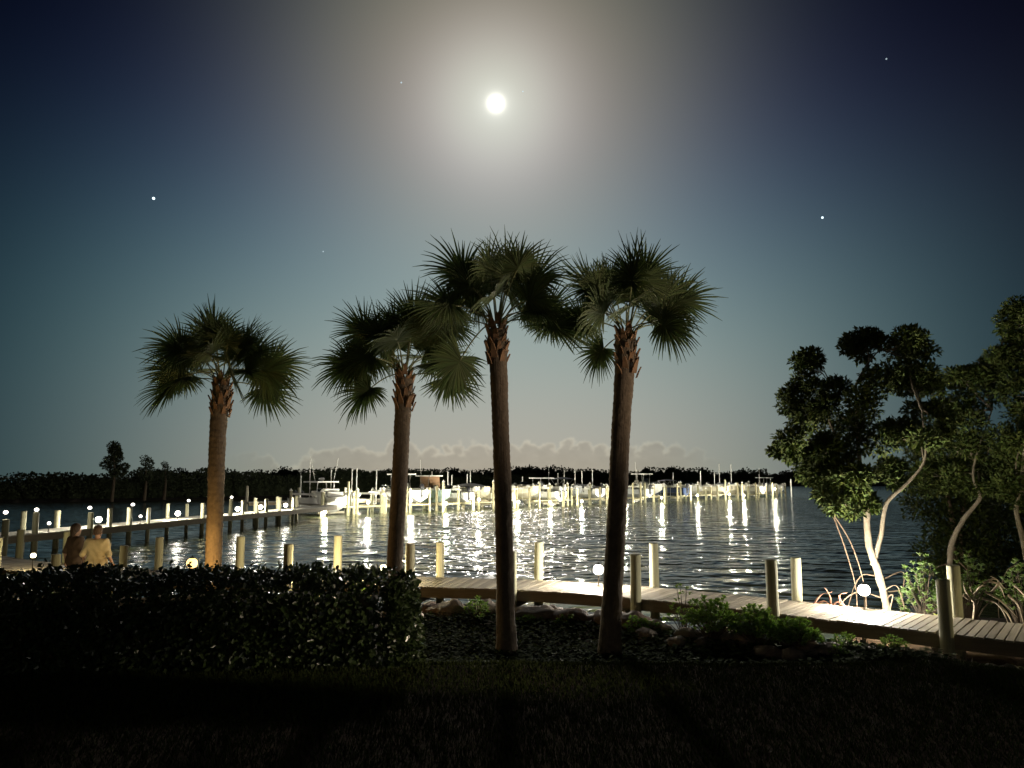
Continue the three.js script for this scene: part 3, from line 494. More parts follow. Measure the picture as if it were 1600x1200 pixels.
    const c = arch(L * 0.86, B * 0.98, 0.62, Hh * 0.98); part('boat_cover', c, o.canvas ?? M.whiteCanvas, t);
    part('cover_strap', mg([-1.6, 0, 1.6].map((x) => box(0.05, 0.5, B + 0.06, x, Hh * 0.8, 0))), M.black, t);
  } else {
    part('console', box(0.7, 0.8, 0.7, 0.1, sy + 0.4, 0), hm, t);
    const ws = new THREE.BoxGeometry(0.04, 0.42, B * 0.6); ws.rotateZ(0.45); ws.translate(0.55, sy + 1.0, 0); part('windshield', ws, M.tint, t);
    part('seat', mg([box(0.5, 0.5, 0.9, -0.8, sy + 0.25, 0), box(0.1, 0.4, 0.9, -1.05, sy + 0.65, 0)]), M.cushion, t);
    part('grab_rail', mg([1, -1].map((s) => bar(V(0.3, Hh + 0.18, s * B * 0.44), V(L * 0.42, Hh * 1.15 + 0.2, s * 0.3), 0.018))), M.alu, t);
  }
  return t;
}
const pileLift = lathe([[0.001, 0], [0.15, 0], [0.14, 1], [0.001, 1.001]], 10), capLift = lathe([[0.18, 0], [0.2, 0.02], [0.001, 0.3]], 10);
function makeLift(label, s, width, len, o = {}) {
  const c = dockPoint(s, -0.4), t = group('boat_lift', label, 'boat lift', [c.x, 0, c.z], 'boat lifts along the far dock'); t.rotation.y = DOCK_TURN;
  const w = width / 2, top = o.top ?? 2.35;
  for (const [x, z, k] of [[0, w, 0], [0, -w, 1], [-len, w, 2], [-len, -w, 3]]) { const h = top + 1.6 + (o.tall?.[k] ?? rr(0, 0.5)), m = part('piling', pileLift, rnd() < 0.6 ? M.pileYellow : M.pile, t); m.scale.set(1, h, 1); m.position.set(x, -1.6, z); if (o.caps !== false && rnd() < 0.7) { const q = part('piling_cap', capLift, M.pvc, t); q.position.set(x, h - 1.6 + 0.003, z); } }
  for (const z of [w - 0.2, -w + 0.2]) { const b = part('top_beam', box(len + 0.5, 0.2, 0.12), M.pvc, t); b.position.set(-len / 2, top - 0.05, z); const q = part('lift_motor', box(0.4, 0.3, 0.25), M.pvc, t); q.position.set(-0.4, top + 0.2, z); }
  for (const x of [-1.4, -len + 1.6]) { const b = part('cradle_beam', box(0.2, 0.22, width - 0.5), M.greyWood, t); b.position.set(x, o.cradle ?? 0.62, 0); for (const z of [w - 0.2, -w + 0.2]) part('cable', bar(V(x, (o.cradle ?? 0.62) + 0.1, z), V(x, top - 0.15, z), 0.014, 0.014, 5), M.alu, t); }
  for (const z of [0.62, -0.62]) { const b = part('bunk_board', box(len - 2, 0.14, 0.16), M.pileYellow, t); b.position.set(-len / 2, (o.cradle ?? 0.62) + 0.18, z); }
  if (o.fender !== false) { const b = part('side_rail', box(0.1, 0.16, width), M.pileYellow, t); b.position.set(0.16, 0.78, 0); }
  for (const [z, h] of o.guides ?? []) { const g = part('guide_pole', bar(V(-len + 1, 0.7, z), V(-len + 1, h, z), 0.065, 0.065, 10), M.pvc, t); }
  return t;
}
// slips from left to right: bearing in the photograph, kind, what is in it
seed(53);
const ord = ['first', 'second', 'third', 'fourth', 'fifth', 'sixth', 'seventh', 'eighth', 'ninth', 'tenth', 'eleventh', 'twelfth', 'thirteenth', 'fourteenth', 'fifteenth', 'sixteenth', 'seventeenth', 'eighteenth', 'nineteenth', 'twentieth', 'twenty-first'];
const slips = [
  [503, 'sport', 'white sport fishing boat with radar dome and three tall antennas', { L: 8.6, B: 3.0, H: 1.5, twin: true, rods: [[-0.9, 0.9, 2.3, 0], [-0.5, 0.5, 2.6, 0.9], [0.6, -1.0, 2.5, -0.7]] }, [[1.3, 4.0]]],
  [552, null, '', {}, [[1.5, 4.6], [-1.2, 4.7]]],
  [588, null, '', {}, [[1.2, 4.8], [-1.5, 4.7]]],
  [626, 't_top', 'white centre-console boat with T-top, half behind the second palm', { rods: [[-0.4, 0.5, 2.4, 0.1]], hull: M.gel }, []],
  [672, 'curtain', 'boat with tan canvas curtain hung under its white hard top', { hull: M.gelSea }, [[-1.4, 3.2]]],
  [705, 'skiff', 'small open skiff sitting low on its lift', { L: 6, B: 2.2, H: 1.1 }, [[1.3, 4.5], [-1.3, 4.5]]],
  [735, 'cover', 'cream boat under a pale canvas cover, left of the third palm', { hull: M.gelCream }, [[1.2, 4.1], [-1.4, 4.2]]],
  [766, 'bow', 'open cream boat partly behind the third palm', { hull: M.gelCream, L: 6.6 }, [[1.5, 4.6]]],
  [815, 'bow', 'low cream runabout just right of the third palm', { hull: M.gelCream, L: 6.4 }, [[1.4, 3.8]]],
  [846, 't_top', 'white boat with a wide hard T-top, first right of the third palm', { twin: true, white: true }, [[1.5, 3.9]]],
  [880, 'bimini', 'grey boat with long dark bimini awning between the two tallest palms', { L: 7, hull: M.gelGrey }, [[-1.4, 4.4]]],
  [908, 'cover', 'covered boat with pale canvas hump, left of the rightmost palm', { canvas: M.whiteCanvas }, [[1.2, 4.8], [-1.3, 4.9]]],
  [936, 'bow', 'open white boat closest to the left of the rightmost palm', {}, [[-1.2, 4.9], [1.3, 4.7]]],
  [985, 'bow', 'open grey boat closest to the right of the rightmost palm', { hull: M.gelGrey }, [[1.4, 5.0]]],
  [1006, 't_top', 'tall white boat with T-top, right of the rightmost palm', { hull: M.gel, H: 1.5, twin: true, white: true }, [[-1.3, 5.2]]],
  [1044, 'bimini', 'dark-hulled boat with curved grey bimini, right of the tall T-top boat', { canvas: M.greyCanvas, hull: M.gelNavy }, []],
  [1076, 'skiff', 'small skiff on a low lift, right of the grey bimini boat', { L: 5.6, B: 2.1, H: 1.05 }, [[1.3, 4.6]]],
  [1106, 'bow', 'cream runabout on the first lift of the right-hand group', { hull: M.gelCream }, [[-1.4, 4.9]]],
  [1138, 'cover', 'cream covered boat below the pair of tall white poles', { hull: M.gelCream, canvas: M.greyCanvas }, [[-0.9, 6.3], [1.0, 4.7]]],
  [1166, 'bow', 'open white boat beside the tall white pole near the dock end', {}, [[1.5, 6.3]]],
  [1198, 't_top', 'white boat with flat hard top at the right end of the dock', { twin: true, L: 7.4 }, [[-1.5, 4.4]]],
];
slips.forEach(([px, kind, label, o, guides], k) => {
  const s = dockAlong(px, -3.5), next = k < slips.length - 1 ? dockAlong(slips[k + 1][0], -3.5) - s : 4, prev = k ? s - dockAlong(slips[k - 1][0], -3.5) : 4, width = clamp(Math.min(next, prev) * 0.94, 2.6, 4.2);
  const hgt = k === 0 ? 0.1 : rr(0.55, 1.25), empty = !kind;
  makeLift(`${empty ? 'empty timber and aluminium boat lift' : 'boat lift'}, ${ord[k]} of the row counted from the left`, s, Math.max(width, 3.3), 6.2, { cradle: k === 0 ? 0.2 : hgt - 0.25, guides, top: k < 3 ? 2.1 : rr(2.2, 2.5) });
  if (kind) { const p = dockPoint(s, -3.6); makeBoat(kind, label, [p.x, k === 0 ? 0.12 : hgt + 0.02, p.z], DOCK_TURN + (k % 2 === 1 ? Math.PI : 0), { B: Math.min(2.5, Math.max(2.1, width - 0.8)), ...o }); }
});
// free-standing mooring pilings before the lifts
seed(59);
for (let k = 0; k < 26; k++) {
  const s = -4 + k * 4.05 + rr(-0.7, 0.7), p = dockPoint(s, rr(0.9, 1.7)), h = rr(3.3, 5.0), t = group('mooring_piling', `free-standing mooring piling before the lifts, ${k < 21 ? ord[k] : ['twenty-second', 'twenty-third', 'twenty-fourth', 'twenty-fifth', 'twenty-sixth'][k - 21]} from the left`, 'piling', [p.x, -1.6, p.z], 'mooring pilings before the lifts');
  const m = part('pile', pileLift, rnd() < 0.5 ? M.pile : M.pileYellow, t); m.scale.set(rr(0.9, 1.25), h, rr(0.9, 1.25)); m.rotation.z = rr(-0.02, 0.02);
  if (rnd() < 0.6) part('piling_cap', capLift, M.pvc, t).position.y = h + 0.003;
}
// lamps low on the outer ends of the dock
const FLOODS = [[508, 0.45, 'below the sport fishing boat'], [575, 1.25, 'between the two empty lifts'], [642, 1.3, 'just right of the second palm'], [697, 0.9, 'below the small open skiff'], [748, 1.2, 'left of the third palm'], [810, 0.8, 'just right of the third palm'], [860, 0.6, 'below the wide T-top boat'], [909, 0.6, 'below the white covered boat'], [978, 0.9, 'just right of the rightmost palm'], [1034, 0.7, 'left of the curved grey bimini'], [1090, 0.9, 'left of the right-hand group'], [1140, 0.9, 'below the pair of tall poles'], [1163, 0.6, 'beside the tall pole near the end'], [1212, 1.6, 'at the right end of the dock']];
FLOODS.forEach(([px, y, w]) => {
  const p = dockPoint(dockAlong(px, 2.6), 2.6), t = group('dock_lamp', `white dock lamp near the water, ${w}`, 'lamp', [p.x, 0, p.z], 'lamps at the outer ends of the far dock'); t.rotation.y = DOCK_TURN;
  part('lamp_post', cyl(0.06, 0.06, y + 1.6 - 0.12, 0, -1.6, 0, 8), M.pile, t);
  const b = new THREE.SphereGeometry(0.165, 14, 10); b.translate(0, y + 0.06, 0); part('lamp_globe', b, G.dock, t);
  lampLight(t, DOCK, 125, 0, y + 0.06, 0, 9);
});
[[560, 'behind the two empty lifts'], [655, 'behind the boat with the tan curtain'], [720, 'behind the pale covered boat'], [795, 'beside the third palm trunk'], [865, 'behind the wide T-top boat'], [922, 'left of the rightmost palm'], [995, 'behind the tall T-top boat'], [1062, 'behind the small skiff'], [1122, 'behind the cream runabout'], [1182, 'near the right end']].forEach(([px, w]) => {
  const p = dockPoint(dockAlong(px, -8.2), -8.2), t = group('walkway_lamp', `short post lamp on the far dock walkway, ${w}`, 'lamp', [p.x, 1.2, p.z], 'lamps on the far dock walkway');
  part('lamp_post', cyl(0.05, 0.05, 0.75, 0, -0.35, 0, 8), M.pvc, t); const b = new THREE.SphereGeometry(0.12, 12, 8); b.translate(0, 0.5, 0); part('lamp_globe', b, G.dock, t); lampLight(t, DOCK, 180, 0, 0.5, 0, 6);
});
{ // a lone channel marker
  const p = onLevel(1237, 777, 0), t = group('channel_marker', 'lone thin white post standing in the water right of the dock', 'post', [p.x, 0, p.z]);
  part('pole', cyl(0.14, 0.13, 5.0, 0, -1.6, 0), M.pvc, t); part('reflector', cyl(0.16, 0.16, 0.3, 0, 2.7, 0), M.gel, t);
}
// ---------------------------------------------------------------- palms
function frondGeo(base, hub, k) {
  const Lf = new Leaves(), up = V(0, 1, 0), span = hub.clone().sub(base), len = span.length();
  const ctrl = base.clone().addScaledVector(span, 0.45).add(V(0, len * 0.22, 0)), cv = new THREE.QuadraticBezierCurve3(base, ctrl, hub);
  const stalk = new THREE.TubeGeometry(cv, 8, 0.014, 5); 
  let d = hub.clone().sub(ctrl).normalize(); 
  const want = up.clone().multiplyScalar(k.lift).add(V(k.twist * 0.6, 0, k.face)); // the blade twists on its stalk in the wind
  let s = d.clone().cross(want); if (s.length() < 0.3) s.add(V(1, 0, 0.2)); s.normalize();
  const n = s.clone().cross(d).normalize(); s = d.clone().cross(n).normalize();
  const count = 54, R = k.R, droop = k.droop, fold = k.fold;
  for (let i = 0; i < count; i++) {
    const q = i / (count - 1) * 2 - 1, a = q * 2.35 + rr(-0.03, 0.03), L = R * (1 - 0.34 * Math.abs(q) ** 1.6) * rr(0.72, 1.1), w = 0.037 * R / 0.8;
    const dir = d.clone().multiplyScalar(Math.cos(a)).addScaledVector(s, Math.sin(a)).addScaledVector(n, fold * Math.abs(Math.sin(a)) + rr(-0.06, 0.06)).normalize();
    const root = hub.clone().addScaledVector(d, 0.16 * R * (1 - Math.abs(q)) - 0.03);
    const tone = rr(0.7, 1.25), col = [tone * rr(0.9, 1.15), tone, tone * 0.9];
    let p = root.clone(), v = dir.clone(); const seg = 4, pts = [[p.clone(), 0.016]];
    for (let j = 1; j <= seg; j++) { v.y -= droop * (j / seg) ** 1.6 * 0.55; v.x += k.wind * (j / seg) ** 2 * 0.2; v.normalize(); p = p.clone().addScaledVector(v, L / seg); pts.push([p, w * [0, 1, 0.9, 0.55, 0.05][j] / 2 + 0.0015]); }
    for (let j = 0; j < seg; j++) {
      const [a0, w0] = pts[j], [b0, w1] = pts[j + 1], t = b0.clone().sub(a0).normalize(), side = t.clone().cross(n).normalize(), nn = side.clone().cross(t).normalize();
      const al = a0.clone().addScaledVector(side, w0).addScaledVector(nn, w0 * 0.5), ar = a0.clone().addScaledVector(side, -w0).addScaledVector(nn, w0 * 0.5), bl = b0.clone().addScaledVector(side, w1).addScaledVector(nn, w1 * 0.5), br = b0.clone().addScaledVector(side, -w1).addScaledVector(nn, w1 * 0.5);
      const n1 = nn.clone().addScaledVector(side, -0.4).normalize(), n2 = nn.clone().addScaledVector(side, 0.4).normalize();
      Lf.tri(a0, al, bl, n1, col); Lf.tri(a0, bl, b0, n1, col); Lf.tri(a0, b0, br, n2, col); Lf.tri(a0, br, ar, n2, col);
    }
  }
  return [Lf.geo(), stalk];
}
function ringTrunk(pts, r0, r1, rTop) { // trunk with the ring scars of old leaves
  const cv = new THREE.CatmullRomCurve3(pts), n = 130, sides = 22, pos = [], uv = [], idx = [], len = cv.getLength();
  for (let i = 0; i <= n; i++) {
    const t = i / n, p = cv.getPointAt(t), ring = 0.5 + 0.5 * Math.sin(t * len * 2 * Math.PI / 0.13 + 1.5 * noise2(t * 30, 2)), flare = r0 * Math.exp(-t * 14);
    const r = r1 + (rTop - r1) * Math.pow(t, 6) + flare;
    for (let s = 0; s <= sides; s++) { const a = s / sides * Math.PI * 2, q = r * (1 + 0.05 * ring + 0.10 * (noise2((s % sides) * 0.8, t * len * 5, 22, 0, 71) - 0.5) + 0.05 * (noise2(Math.cos(a) * 2 + 7, t * len * 1.2, 0, 0, 72) - 0.5)); pos.push(p.x + Math.cos(a) * q, p.y, p.z + Math.sin(a) * q); uv.push(s / sides, t * len); }
  }
  for (let i = 0; i < n; i++) for (let s = 0; s < sides; s++) { const a = i * (sides + 1) + s, b = a + sides + 1; idx.push(a, b, a + 1, b, b + 1, a + 1); }
  const g = new THREE.BufferGeometry(); g.setAttribute('position', new THREE.Float32BufferAttribute(pos, 3)); g.setAttribute('uv', new THREE.Float32BufferAttribute(uv, 2)); g.setIndex(idx); g.computeVertexNormals(); return g;
}
function bootGeo() { // the split stub of an old frond
  const s = new THREE.Shape(); s.moveTo(-0.07, 0); s.quadraticCurveTo(-0.06, 0.16, -0.035, 0.30); s.lineTo(-0.012, 0.26); s.lineTo(0.014, 0.31); s.quadraticCurveTo(0.06, 0.16, 0.07, 0); s.closePath();
  const g = new THREE.ExtrudeGeometry(s, { depth: 0.022, bevelEnabled: true, bevelSize: 0.006, bevelThickness: 0.006, bevelSegments: 1, curveSegments: 3 }); const p = g.attributes.position; for (let i = 0; i < p.count; i++) p.setZ(i, p.getZ(i) + 0.45 * p.getY(i) ** 2 - 1.6 * p.getX(i) ** 2); g.computeVertexNormals(); return g;
}
const boot = bootGeo();
function makePalm(label, axis, D, r, hubs, extra, seedNo, R = 0.8) {
  seed(seedNo);
  const pts = axis.map(([px, py]) => atDepth(px, py, D)); const base = pts[0].clone(); base.y = groundHeight(base.x, base.z) - 0.12; pts[0] = base.clone();
  const t = group('cabbage_palm', label, 'palm tree', base.toArray(), 'row of four cabbage palms'), loc = pts.map((p) => p.clone().sub(base)), top = loc.at(-1);
  part('trunk', ringTrunk(loc, r * 0.55, r, r * 1.16), M.trunk, t);
  for (let k = 0; k < 34; k++) { // leaf bases clasping the head of the trunk
    const q = k / 34, a = k * 2.4, b = part('leaf_base', boot, M.boot, t), y = top.y - 0.72 + q * 0.86, rad = r * (1.08 - 0.3 * q);
    b.position.set(top.x + Math.cos(a) * rad, y, top.z + Math.sin(a) * rad); b.rotation.set(0, Math.PI / 2 - a, 0, 'YXZ'); b.rotateX(0.12 + 0.16 * rnd()); b.scale.setScalar(rr(0.6, 0.95));
  }
  const px2m = D / F, heart = top.clone().add(V(0, 0.12, 0));
  const list = hubs.map(([x, y, z, s]) => [V(x * px2m * 0.8, -y * px2m * 0.84, z), s ?? 1]);
  for (let k = 0; k < extra; k++) { const a = k * 2.399 + 0.7, e = 0.15 + 1.2 * Math.pow((k + 0.5) / extra, 0.8), l = rr(0.8, 1.15); list.push([V(Math.cos(a) * Math.cos(e) * l, Math.sin(e) * l, Math.sin(a) * Math.cos(e) * l), rr(0.85, 1.05)]); }
  for (const [h, s] of list) {
    const from = heart.clone().add(V(h.x, 0, h.z).normalize().multiplyScalar(0.08)).add(V(0, rr(-0.12, 0.12), 0)), hang = h.y < -0.1;
    const [lg, sg] = frondGeo(from, top.clone().add(h), { R: R * s * rr(0.93, 1.05), droop: hang ? rr(0.25, 0.5) : rr(0.12, 0.6), fold: rr(0.1, 0.35), wind: rr(-0.15, 0.35), lift: rr(0.15, 0.8), twist: rr(-1, 1), face: (rnd() < 0.6 ? 1 : -1) * rr(0.5, 1.2) });
    const f = part('frond', lg, M.frond, t); part('stalk', sg, M.petiole, f);
  }
  return t;
}
makePalm('leftmost palm, foot lit amber by a lamp', [[333, 930], [336, 800], [340, 690], [347, 603]], 17.5, 0.172, [[-72, -28, 0.2], [-98, 2, -0.1], [-62, -60, 0.5], [-8, -82, 0.3], [30, -62, -0.5], [52, -66, 0.4], [84, -26, 0.2, 1.05], [66, 2, -0.5], [-40, -40, -0.8], [10, -50, 0.9], [-45, -8, 0.8, 0.9], [45, -12, 0.9, 0.9], [80, -45, -0.5]], 12, 301, 0.9);
makePalm('second palm from the left, the shortest in the middle, fronds drooping left and right', [[612, 950], [619, 840], [627, 700], [632, 592]], 17, 0.165, [[-95, -22, 0.2, 1.05], [-70, -80, 0.3, 0.95], [-55, -32, 0.5], [-68, 22, 0.1], [-20, -95, -0.2], [18, -98, 0.4], [62, -86, 0.2, 1.1], [85, 4, 0.3, 1.0], [40, -50, -0.6], [-30, -52, -0.7], [-95, -50, -0.4, 0.9]], 10, 302, 0.88);
makePalm('third palm from the left, tallest, under the moon', [[792, 985], [788, 850], [783, 680], [776, 515]], 14.8, 0.158, [[-62, -98, 0.1, 1.1], [-12, -98, 0.5, 1.0], [16, -108, -0.2, 1.15], [68, -82, 0.3, 1.15], [-88, -36, 0.5, 1.2], [-70, 62, 0.25, 1.1], [104, -2, 0.3, 1.15], [60, -40, 0.7, 1.05], [-40, -62, -0.5], [100, -45, -0.5, 1.1], [-98, -20, -0.5, 1.1], [40, -100, 0.6, 1.0]], 11, 303, 0.82);
makePalm('rightmost palm, leaning right beside a bright boardwalk lamp', [[950, 992], [960, 880], [969, 700], [978, 532]], 14.6, 0.172, [[-62, -90, 0.2, 1.15], [8, -102, 0.4, 1.1], [40, -92, -0.2, 1.15], [94, -70, 0.1, 1.15], [60, -30, 0.5, 1.0], [-50, -40, 0.6, 1.1], [-30, -70, -0.6], [76, -40, -0.6, 1.0], [-40, 10, -0.5, 0.9], [-20, -110, -0.3, 1.0]], 11, 304, 0.82);
// ---------------------------------------------------------------- mangroves, shrubs, hedge, rocks
function cluster(L, c, r, n, len, wid, flat = 0.75, tone = 1, round = false) {
  for (let k = 0; k < n; k++) {
    const d = dirRand(), q = r * Math.pow(rnd(), 0.42), p = V(c.x + d.x * q, c.y + d.y * q * flat, c.z + d.z * q), t = tone * rr(0.65, 1.3), l = d.clone().multiplyScalar(0.7).add(dirRand().multiplyScalar(0.7)).add(V(0, 0.25, 0)).normalize(), col = [t * rr(0.85, 1.2), t, t * rr(0.7, 1.1)];
    const nn = V(rr(-0.6, 0.6), 1, rr(-0.6, 0.6)).normalize(); if (Math.abs(nn.dot(l)) > 0.94) nn.set(1, 0.2, 0.1).normalize();
    if (round) L.round(p, l, nn, len * rr(0.75, 1.25), wid * rr(0.8, 1.2), col); else L.leaf(p, l, nn, len * rr(0.75, 1.3), wid * rr(0.8, 1.2), col, 0.18);
  }
}
// stems: [[px,py],...] with radii; blobs: [px, py, radius px, depth offset]; all round one distance
function makeMangrove(label, D, bark, stems, blobs, roots, perBlob, seedNo, leaf = 0.105, tone = 1) {
  seed(seedNo);
  const p0 = atDepth(stems[0].p[0][0], stems[0].p[0][1], D), by = Math.max(groundHeight(p0.x, p0.z), -1.0), base = V(p0.x, by, p0.z), t = group('mangrove_tree', label, 'tree', base.toArray(), 'mangroves beside the boardwalk');
  const at = (x, y, o = 0) => atDepth(x, y, D + o).sub(base);
  let trunk = null; const tips = [];
  stems.forEach((s, k) => { const pts = s.p.map(([x, y, o]) => at(x, y, o ?? 0)); if (k === 0) pts.unshift(V(pts[0].x * 0.6 + 0.05, -0.15, pts[0].z)); const g = limb(pts, s.r.map((q) => q * 0.8), 10, 7, 0.6); if (!trunk) trunk = part('trunk', g, bark, t); else part('limb', g, bark, t); tips.push(...pts.slice(1)); });
  const L = new Leaves(), tw = [];
  for (const [x, y, r, o] of blobs) {
    const c = at(x, y, o ?? 0), rm = r * D / F; let near = tips[0]; for (const q of tips) if (q.distanceTo(c) < near.distanceTo(c) && q.y < c.y + 0.6) near = q;
    tw.push(limb([near, near.clone().lerp(c, 0.55).add(V(rr(-0.2, 0.2), rr(-0.1, 0.25), rr(-0.2, 0.2))), c.clone().add(V(0, rm * 0.3, 0))], [0.035, 0.024, 0.008], 6, 4));
    for (let k = 0; k < 6; k++) { const d = dirRand().multiplyScalar(rm * 0.95); d.y *= 0.8; const cc = c.clone().add(d); cluster(L, cc, rm * 0.55, Math.round(perBlob / 6), leaf, leaf * 0.52, 0.7, tone * rr(0.75, 1.2)); tw.push(limb([c, c.clone().lerp(cc, 0.6).add(V(0, -0.05, 0)), cc], [0.014, 0.01, 0.004], 4, 2)); }
  }
  part('twigs', mg(tw), bark, t); part('crown', L.geo(), M.mangroveLeaf, t);
  for (const rt of roots) { const pts = rt.map(([x, y, o]) => at(x, y, o ?? 0)); const e = pts.at(-1); pts.push(V(e.x + rr(-0.1, 0.1), -0.35, e.z)); part('prop_root', limb(pts, [0.017, 0.013, 0.010], 6, 5, 0.3), M.root, t); }
  return t;
}
makeMangrove('pale-trunked mangrove lit from below by the boardwalk lamp', 18.7, M.mangroveBark, [
  { p: [[1385, 950], [1372, 895], [1358, 855], [1354, 800], [1349, 760], [1340, 690, 0.1], [1338, 600, 0.2]], r: [0.13, 0.115, 0.105, 0.10, 0.085, 0.06, 0.03] },
  { p: [[1364, 884], [1376, 838], [1386, 785, -0.1], [1415, 757, -0.2], [1444, 720, -0.3], [1440, 640, -0.3]], r: [0.075, 0.07, 0.06, 0.05, 0.04, 0.02] },
  { p: [[1350, 745], [1310, 690, 0.2], [1282, 620, 0.3]], r: [0.06, 0.045, 0.02] },
], [[1285, 583, 38], [1262, 622, 34, 0.3], [1258, 682, 40, -0.3], [1302, 640, 48, 0.4], [1385, 548, 44], [1352, 545, 28, 0.3], [1425, 570, 34, 0.4], [1345, 608, 46, -0.3], [1430, 612, 32, 0.5], [1295, 715, 44, 0.2], [1362, 680, 50, 0.3], [1425, 690, 40, -0.3], [1236, 700, 24], [1318, 782, 34, -0.2], [1290, 755, 32, 0.3], [1395, 745, 26, 0.4], [1450, 660, 34, 0.3], [1330, 740, 34, -0.4], [1268, 745, 22], [1340, 790, 22, 0.3]],
[[[1380, 935], [1340, 925], [1310, 950]], [[1378, 925], [1400, 915, -0.3], [1412, 945, -0.4]], [[1382, 925], [1430, 925, 0.3], [1470, 955, 0.4]], [[1370, 900], [1345, 900, 0.5], [1325, 950, 0.7]], [[1385, 935], [1395, 930, -0.4], [1390, 960, -0.6]], [[1300, 800, 0.1], [1330, 850, 0.1], [1352, 925, 0.1]], [[1302, 806, 0.2], [1322, 862, 0.2], [1338, 925, 0.2]], [[1380, 905], [1412, 895, 0.4], [1408, 940, 0.5]]], 1700, 501, 0.135);
makeMangrove('dark mangrove with a bent trunk, right of the lit one', 22.5, M.mangroveBark, [
  { p: [[1484, 905], [1487, 850], [1505, 812], [1532, 775], [1524, 720, 0.2], [1500, 660, 0.3]], r: [0.11, 0.1, 0.085, 0.07, 0.05, 0.03] }, { p: [[1532, 775], [1520, 740, -0.3], [1550, 640, -0.3]], r: [0.05, 0.04, 0.02] },
], [[1500, 598, 32], [1468, 618, 30, 0.4], [1530, 570, 34], [1480, 655, 36, 0.3], [1520, 640, 40, -0.2], [1500, 700, 42, 0.3], [1545, 700, 38], [1465, 700, 34, 0.5], [1530, 745, 36, 0.4], [1470, 745, 32, 0.5], [1560, 585, 30, 0.4]], [[[1484, 880], [1460, 890], [1445, 940]], [[1486, 870], [1510, 890], [1520, 930]]], 1500, 502, 0.14);
makeMangrove('tall dark mangrove cut off by the right edge', 21, M.mangroveBark, [
  { p: [[1612, 930], [1600, 850], [1588, 800], [1594, 760], [1605, 650], [1600, 540]], r: [0.12, 0.1, 0.08, 0.07, 0.06, 0.03] }, { p: [[1600, 690], [1650, 600], [1660, 520]], r: [0.06, 0.045, 0.02] },
], [[1590, 512, 34], [1566, 535, 28, 0.3], [1620, 500, 40], [1600, 568, 34, 0.3], [1612, 620, 36, -0.3], [1606, 690, 40], [1640, 660, 50], [1660, 560, 50], [1590, 745, 30, 0.3], [1650, 740, 50], [1592, 778, 16]], [[[1600, 880], [1575, 890], [1560, 950]], [[1606, 880], [1640, 900], [1650, 950]]], 1500, 503, 0.135);
// a denser belt of mangroves on the point behind
[[1470, 690, 30, 'nearest the lit mangrove'], [1530, 672, 34, 'middle of three'], [1592, 668, 31, 'at the right edge']].forEach(([px, py, D, w], k) => {
  seed(520 + k);
  const top = atDepth(px, py, D), H = top.y + 0.2, t = group('dense_mangrove', `black mangrove on the point behind the right-hand trees, ${w}`, 'tree', [top.x, -0.2, top.z], 'mangroves on the dark point'), L = new Leaves();
  part('trunk', mg([limb([V(0, -0.9, 0), V(0.2, H * 0.4, 0.1), V(-0.1, H * 0.8, 0)], [0.14, 0.1, 0.05]), limb([V(0.5, -0.9, 0.3), V(0.4, H * 0.3, 0.2), V(0.9, H * 0.7, 0)], [0.09, 0.07, 0.03])]), M.root, t);
  for (let q = 0; q < 46; q++) { const a = rr(0, 6.28), rad = rr(0, 1.5), y = rr(0.05, 1) * H; cluster(L, V(Math.cos(a) * rad, y * 0.93, Math.sin(a) * rad * 0.7), 0.7, 150, 0.2, 0.11, 0.8, 0.7); }
  part('crown', L.geo(), M.mangroveLeaf, t);
});
// leafy shrubs: stems that end in rosettes of leaves
function makeShrub(name, label, p, w, h, stems, leaf, m, seedNo, grp, perTip = 12) {
  seed(seedNo);
  const y0 = groundHeight(p.x, p.z) - 0.05; if (h < 0) h = -h - y0; const t = group(name, label, 'shrub', [p.x, y0, p.z], grp), L = new Leaves(), S = [];
  for (let k = 0; k < stems; k++) {
    const a = k * 2.4 + rr(-0.3, 0.3), q = Math.sqrt((k + 0.5) / stems), e = V(Math.cos(a) * q * w, h * (1 - 0.55 * q * q) * rr(0.7, 1.08), Math.sin(a) * q * w * 0.75), mid = V(e.x * 0.45, e.y * 0.55, e.z * 0.45);
    S.push(limb([V(e.x * 0.12, 0, e.z * 0.12), mid, e], [0.014, 0.01, 0.005], 5, 3));
    for (let j = 0; j < 3; j++) {
      const f = mid.clone().lerp(e, [1, 0.75, 0.45][j]).add(j ? V(rr(-0.09, 0.09), rr(-0.03, 0.06), rr(-0.09, 0.09)) : V(0, 0, 0)), n = Math.round(perTip * (j ? 0.6 : 1));
      for (let i = 0; i < n; i++) { const b = i * 2.4, up = 0.25 + 0.9 * (i / n), d = V(Math.cos(b), up, Math.sin(b)).normalize(), tn = rr(0.75, 1.3); L.round(f.clone().add(V(0, rr(-0.03, 0.02), 0)), d, V(-Math.cos(b) * 0.6, 1, -Math.sin(b) * 0.6).normalize(), leaf * rr(0.75, 1.2), leaf * 0.5, [tn * rr(0.9, 1.15), tn, tn * 0.85]); }
    }
  }
  part('stems', mg(S), M.twig, t); part('foliage', L.geo(), m, t); return t;
}
const SH = 'green shrubs along the boardwalk', P = (px, D, y = 900) => atDepth(px, y, D);
makeShrub('shrub', 'lanky shrub with bare stems in front of the boardwalk, right of the rightmost palm', P(1066, 16.0), 0.42, -1.62, 13, 0.085, M.shrubLeaf, 601, SH, 7);
makeShrub('shrub', 'bright green bush in front of the boardwalk, left of a tall post', P(1112, 15.2), 0.6, -1.5, 64, 0.095, M.shrubLeaf, 602, SH);
makeShrub('shrub', 'bright green bush at the foot of the post in front of the boardwalk', P(1180, 14.7), 0.52, -1.4, 58, 0.095, M.shrubLeaf, 603, SH);
